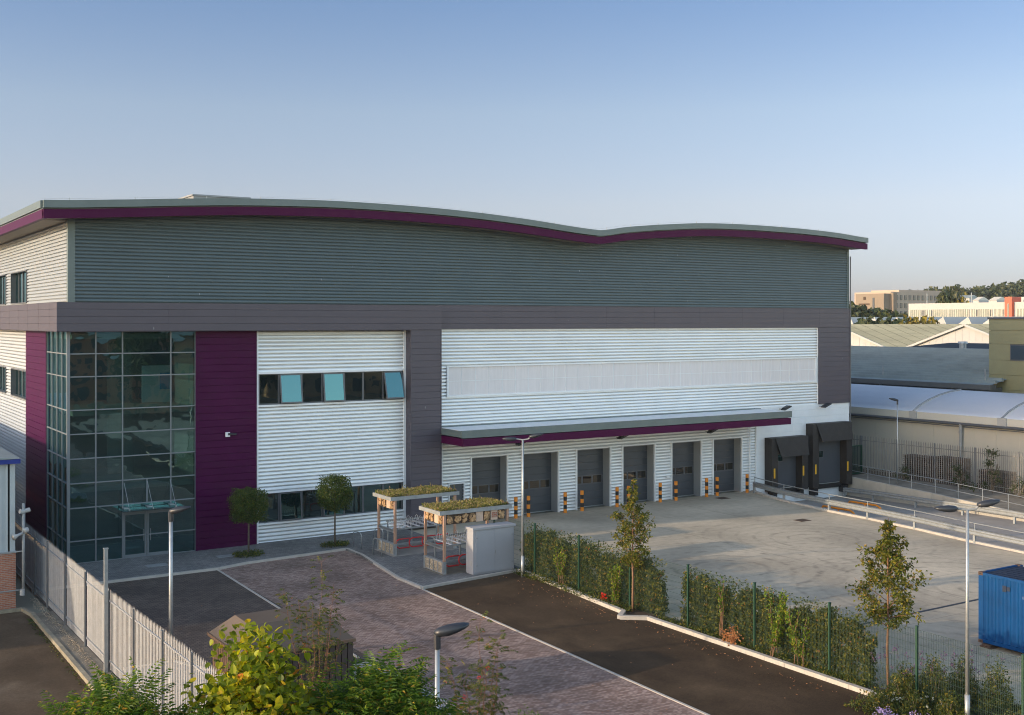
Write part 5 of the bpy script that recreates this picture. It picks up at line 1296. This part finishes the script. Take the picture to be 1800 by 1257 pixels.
for k,y in enumerate((115,108.3,102.3,96.5,90.8,84.9,79.4,73)):
    mb=MB(); mb.add([(190,y+3,11.0),(190,y-1.,11.0),(190,y,12.95),(225,y+3,11.0),(225,y-1,11.0),(225,y,12.95)],[(0,2,1),(3,4,5),(0,3,5,2),(1,2,5,4)]); mb.build('skylight_peak',M['white_far'],t)
# olive panel building
t=thing('olive_panel_building',(78,3,0),'olive green panelled office building at the right edge','building')
mb=MB()
for k,(a,b) in enumerate(((0,1.5),(1.53,3.0),(3.03,4.5),(4.53,6.0),(6.03,7.3),(7.33,8.6),(8.63,10.0),(10.03,11.2),(11.23,12.2))):
    mb.box(78,78.2,-40,3.2,a,b); mb.box(78.2,98,3.05,3.2,a,b)
mb.box(78.1,98,-40,3.1,0,12.15); mb.build('wall',M['olive'],t)
mb=MB(); mb.box(77.9,98.1,-40,3.3,12.2,12.36); mb.build('parapet',M['frame_grey'],t)
for (a,b) in ((1.1,-2.5),(-6,-10),(-13,-17)):
    for z in (8.6,4.4):
        mb=MB(); mb.box(77.93,78.0,b,a,z,z+1.4,0); mb.box(77.9,77.95,b+.1,a-.1,z+.1,z+1.3,1); mb.build('window',[M['frame_grey'],M['win_far']],t)
# white office with red stair tower
t=thing('white_office',(250,120,0),'long white two storey office block with strip windows and a red tower','building')
mb=MB(); mb.box(250,275,60,146.3,0,16.9); mb.box(256,270,90,118,16.9,18.3); mb.build('wall',M['white_far'],t)
for (za,zb) in ((13.2,15.2),(9.6,11.6),(6,8)):
    for k,(a,b) in enumerate(((145.6,140.2),(139.6,133.7),(133.2,127.2),(126.5,120.5),(119.9,116.6),(113.5,106),(105,99))):
        mb=MB(); mb.box(249.85,250.,b,a,za,zb); fw=mb.build('strip_window',M['win_pale'],t)
        mb=MB(); n=9
        for q in range(n+1): yq=b+(a-b)*q/n; mb.box(249.78,249.86,yq-.06,yq+.06,za,zb)
        for q in ((1,2),(7,),(),(0,6),(1,),(2,),(3,))[k]: 
            yq=b+(a-b)*q/n; mb.box(249.8,249.84,yq+.08,yq+.55,za+.2,zb-.2,1)
        mb.build('mullion',[M['tent_cream'],M['win_far']],fw)
mb=MB(); mb.box(249,253,114.3,116.3,0,18.2); mb.box(248.9,249,115.1,115.5,12,16.5,1); mb.build('red_tower',[M['red_tower'],M['win_pale']],t)
for y in (141.8,128): mb=MB(); mb.tube([(252,y,16.9),(252,y,19.6)],.12,6); mb.build('mast',M['galv'],t)
# hotel
t=thing('hotel',(333,219,0),'distant tan stone hotel with rows of small square windows','building')
mb=MB(); mb.box(333,366,219,236,0,23.0,0); mb.box(340,365,221,234,23,23.8,0); mb.build('wall',[M['hotel_dk']],t)
mb=MB(); mb.box(332.6,334.6,217.6,219,0,22.6); mb.box(329.0,333,219,232,0,22.3); mb.build('end_block',M['hotel_tan'],t)
mb=MB(); mb.box(366,376,219,232,0,21.6); mb.build('wing',M['dark_wall'],t)
for fl in range(6):
    for q in range(12): 
        x=335.6+q*2.5; z=20.0-fl*3.0
        if z<4: continue
        mb=MB(); mb.box(x,x+1.2,218.8,219,z,z+1.8); mb.build('window',M['win_far'],t)
mb=MB(); mb.box(328.9,329,223.2,224.1,8,20.8); mb.build('window',M['win_far'],t)
mb=MB(); mb.box(328.85,329,225.5,230.5,18.2,18.7); mb.box(328.85,329,227.3,228.3,20,21.2); mb.build('sign_mark',M['bark_dark'],t)

# far trees
def far_tree_mesh(seed,conic=False):
    r=random.Random(seed); lf=MB(); cl=[]
    for q in range(26):
        d=rv(r); 
        if conic: z=r.random(); cl.append((Vector((d.x*.32*(1-z)+0,d.y*.32*(1-z),.12+z*.85)),.16*(1.15-z)))
        else:
            d.z=d.z*.8; cl.append((Vector((d.x*.36,d.y*.36,.58+d.z*.3)),r.uniform(.13,.22)))
    for c,s in cl:
        for k in range(34):
            d=rv(r); p=c+d*s*r.uniform(.75,1.08)
            leaf(lf,p,rv(r),d+rv(r)*.3,s*.55,s*.5)
    return lf
protos=[]
def far_tree(x,y,z,h,wd,kind,label,group,seed,name='tree',conic=False):
    key=(kind,seed%4,conic)
    for k,a,b in protos:
        if k==key: me_c,me_t=a,b; break
    else:
        lf=far_tree_mesh(seed%4+100,conic); o=lf.build('crown',LF[kind]); me_c=o.data; bpy.data.objects.remove(o)
        tb=MB(); tb.tube([(0,0,0),(0,0,.7)],[.03,.01],6); o=tb.build('trunk',M['bark_grey']); me_t=o.data; bpy.data.objects.remove(o)
        protos.append((key,me_c,me_t))
    t=thing(name,(x,y,z),label,'tree',group,world=False); t.scale=(wd,wd,h); t.rotation_euler=(0,0,seed*1.7)
    for nm,me in (('crown',me_c),('trunk',me_t)):
        o=bpy.data.objects.new(nm,me); COL.objects.link(o); o.parent=t
    return t
far_tree(271.6,151.7,0,21.6,11,'far','large dark conical tree above the left part of the white office roof','individual trees in the distance',1,'conifer_tree',True)
far_tree(274,150.2,0,21.4,9,'far','dark tree right of the conical tree above the white office','individual trees in the distance',2)
far_tree(275.6,149.1,0,19.8,7,'far_yellow','golden green tree above the white office roof','individual trees in the distance',3)
far_tree(158,72.2,0,12.9,9,'far_yellow','yellowing round tree in front of the left end of the white office','individual trees in the distance',4)
far_tree(175,95.,0,14.0,12,'far','dark bushy tree below the hotel','individual trees in the distance',5)
far_tree(183,92,0,12.4,11,'far','dark bushy tree right of the one below the hotel','individual trees in the distance',6)
far_tree(172,103,0,12.6,8,'far_yellow','yellow green bush at the left beside the warehouse corner','individual trees in the distance',7)
far_tree(196,99,0,12.6,12,'far','dark bushy tree filling the gap below the hotel windows','individual trees in the distance',8)
# wooded hills: terrain and forest as one mass
def hill(name,x0,x1,y0,y1,zf,m,nx=40,ny=20):
    mb=MB(); vs=[(x0+(x1-x0)*i/nx,y0+(y1-y0)*j/ny,zf(i/nx,j/ny)) for j in range(ny+1) for i in range(nx+1)]
    mb.add(vs,[(j*(nx+1)+i,j*(nx+1)+i+1,(j+1)*(nx+1)+i+1,(j+1)*(nx+1)+i) for j in range(ny) for i in range(nx)])
    return struct(mb.build(name,m,smooth=True))
F_=(math.sin(.57093),math.cos(.57093)); Rt=(F_[1],-F_[0])
def wpt(Z,X): return (-11.76+Z*F_[0]+X*Rt[0],-58.5+Z*F_[1]+X*Rt[1])
def wood(Z0,X0,X1,depth,topf,n,seed,label,size):
    r=random.Random(seed); mb=MB()
    for k in range(n):
        X=r.uniform(X0,X1); dz=r.random()*depth; x,y=wpt(Z0+dz,X); top=topf(X)*(1-.0*dz)
        z=top*r.uniform(.35,1.0)+dz*.0; s=size*r.uniform(.6,1.3)
        z=min(z,top)
        c=Vector((x,y,z-s*.7))
        for q in range(26):
            d=rv(r); leaf(mb,c+Vector((d.x*s,d.y*s,d.z*s*.9)),rv(r),d+rv(r)*.3,s*.6,s*.5)
    o=mb.build('woodland',LF['far']); o['kind']='stuff'; o['label']=label; o['category']='woodland'
zz=lambda v,Z: 12-(v-565)*Z/1996
def top_right(X):
    u=900+X*1996/640.
    pts=[(1640,515),(1665,510),(1690,507),(1720,510),(1750,513),(1770,509),(1785,506),(1800,502),(1900,490),(2300,480)]
    for (a,b),(c,d) in zip(pts,pts[1:]):
        if u<=c: v=b+(d-b)*max(0,(u-a))/(c-a); break
    else: v=480
    return zz(v+1.2*math.sin(u*.35)+.8*math.sin(u*.9),640)
wood(640,235,460,60,top_right,5200,201,'dark wooded hillside along the skyline at the right',5.)
def top_left(X):
    u=900+X*1996/420.
    pts=[(1400,533),(1497,534),(1515,537),(1528,537),(1536,545),(1565,546),(1578,554),(1600,557),(1680,562)]
    for (a,b),(c,d) in zip(pts,pts[1:]):
        if u<=c: v=b+(d-b)*max(0,(u-a))/(c-a); break
    else: v=560
    return zz(v+1.5*math.sin(u*.4),330)
wood(330,92,125,40,lambda X: top_left(X*420/330.),1500,202,'bank of dense green trees beside the warehouse corner',3.2)
def hz_(i,j): return -2+30*max(0,math.sin(min(1,j*1.6)*math.pi/2))*(.6+.4*i)
mb=MB()
pp=[];
for j in range(13):
    for i in range(31):
        Z=640+j*60; X=(225+i*28)*(Z/640); x,y=wpt(Z,X); pp.append((x,y,min(26,(-1+ j*6))*(.8+.2*math.sin(i*.5))))
mb.add(pp,[(j*31+i,j*31+i+1,(j+1)*31+i+1,(j+1)*31+i) for j in range(12) for i in range(30)])
struct(mb.build('hills',mat('hills',(.05,.06,.03),1.,.3,.02),smooth=True))
# a few low houses between trees and white office (pale roofs)
for i,(Z,u,v,w_,lab) in enumerate(((520,1715,524,3,'small distant white building at the edge of the wooded hill'),(500,1745,524,4,'wider distant pale building left of the red tower'),(560,1690,521,9,'small distant grey roofed house below the wooded hill'))):
    X=(u-900)/1996*Z; x,y=wpt(Z,X); z=zz(v,Z); t=thing('distant_house',(x,y,0),lab,'house','distant houses on the hill')
    mb=MB(); mb.box(x,x+8,y-w_/2,y+w_/2,0,z-1); mb.build('wall',M['white_far'],t)
    mb=MB(); mb.add([(x-.3,y-w_/2,z-1),(x-.3,y+w_/2,z-1),(x+8,y+w_/2,z-1),(x+8,y-w_/2,z-1),(x+4,y-w_/2,z+.6),(x+4,y+w_/2,z+.6)],[(0,1,5,4),(2,3,4,5),(0,4,3),(1,2,5)]); mb.build('roof',M['tent_cream'] if i<2 else M['dark_roof'],t)

# fallen leaves and grit along the kerbs
r=random.Random(808)
def litter(name,fn,n,m,label,sz):
    mb=MB()
    for k in range(n):
        x,y,z=fn(r); leaf(mb,Vector((x,y,z+.01)),Vector((r.uniform(-1,1),r.uniform(-1,1),r.uniform(-.05,.2))),Vector((r.uniform(-.3,.3),r.uniform(-.3,.3),1)),sz*r.uniform(.6,1.4),sz*.6)
    o=mb.build(name,m); o['kind']='stuff'; o['label']=label; o['category']='litter'
litter('fallen_leaves',lambda r:(17.0-abs(r.gauss(0,.45)),r.uniform(-33.5,-13.5),.012),180,LF['autumn'],'dry fallen leaves along the pale kerb of the car park bay',.07)
litter('fallen_leaves',lambda r:(r.uniform(-1.8,16),r.uniform(-34,-5),.014),160,LF['autumn'],'sparse fallen leaves over the paving',.06)
litter('gravel',lambda r:(-2.62-abs(r.gauss(0,.16)),r.uniform(-24,-6.5),.13),1500,M['stone'],'loose gravel and debris along the foot of the left palisade fence',.06)
litter('weeds',lambda r:(-3.36-abs(r.gauss(0,.08)),-9.5-12*r.random()**1.5,.0),260,LF['shrub'],'small weeds along the old kerb of the left road',.09)

# ------------------------------------------------------------------ air
mb=MB(); mb.box(-140,900,-150,1000,-2,46)
hz=mb.build('haze',M['black']); hz['kind']='stuff'; hz['label']='thin pale morning haze'; hz['category']='haze'
hm=bpy.data.materials.new('haze'); hm.use_nodes=True; hn=hm.node_tree.nodes; hn.remove(hn['Principled BSDF'])
pv=hn.new('ShaderNodeVolumePrincipled'); pv.inputs['Color'].default_value=(.85,.92,1,1); pv.inputs['Density'].default_value=.0001; hm.node_tree.links.new(pv.outputs[0],hn['Material Output'].inputs['Volume'])
hz.data.materials.clear(); hz.data.materials.append(hm)

# ------------------------------------------------------------------ street behind the viewpoint (seen mirrored in the glass)
for i,(x0,x1,h,lab) in enumerate(((-60,-28,9,'brown brick building mirrored at the left of the glass'),(-20,8,11.5,'ochre brick building mirrored in the entrance glass'),(14,44,10,'red brick building mirrored at the right of the windows'),(52,90,8.5,'low brown brick building mirrored far right'))):
    t=thing('brick_building',(x0,-112,0),lab,'building','brick buildings across the street')
    mb=MB(); mb.box(x0,x1,-128,-112,0,h); mb.build('wall',[M['brown_brick'],M['ochre'],M['brick'],M['brown_brick']][i],t)
    mb=MB(); mb.add([(x0-.4,-111.5,h),(x1+.4,-111.5,h),(x1+.4,-128.5,h),(x0-.4,-128.5,h),(x0,-120,h+3),(x1,-120,h+3)],[(0,1,5,4),(2,3,4,5),(0,4,3),(1,2,5)]); mb.build('roof',M['dark_roof'],t)
    for fl in range(3):
        x=x0+1.5
        while x<x1-2: mb=MB(); mb.box(x,x+1.3,-112,-111.93,1+fl*3,2.6+fl*3); mb.build('window',M['win_far'],t); x+=3.4
sheet('street',[(-200,-108),(200,-108),(200,-92),(-200,-92)],.0,M['asphalt_old'])
def seed_trees():
    for i,x in enumerate((-70,-45,-24,11,30,48,72,95)):
        far_tree(x,-102-(i%3)*2,0,9+(i*37%5),8,'far','tree across the street, number %s along the row'%(['one','two','three','four','five','six','seven','eight'][i]),'trees across the street',i+20)
seed_trees()
# clean helper property
for o in bpy.data.objects:
    if '_w' in o: del o['_w']
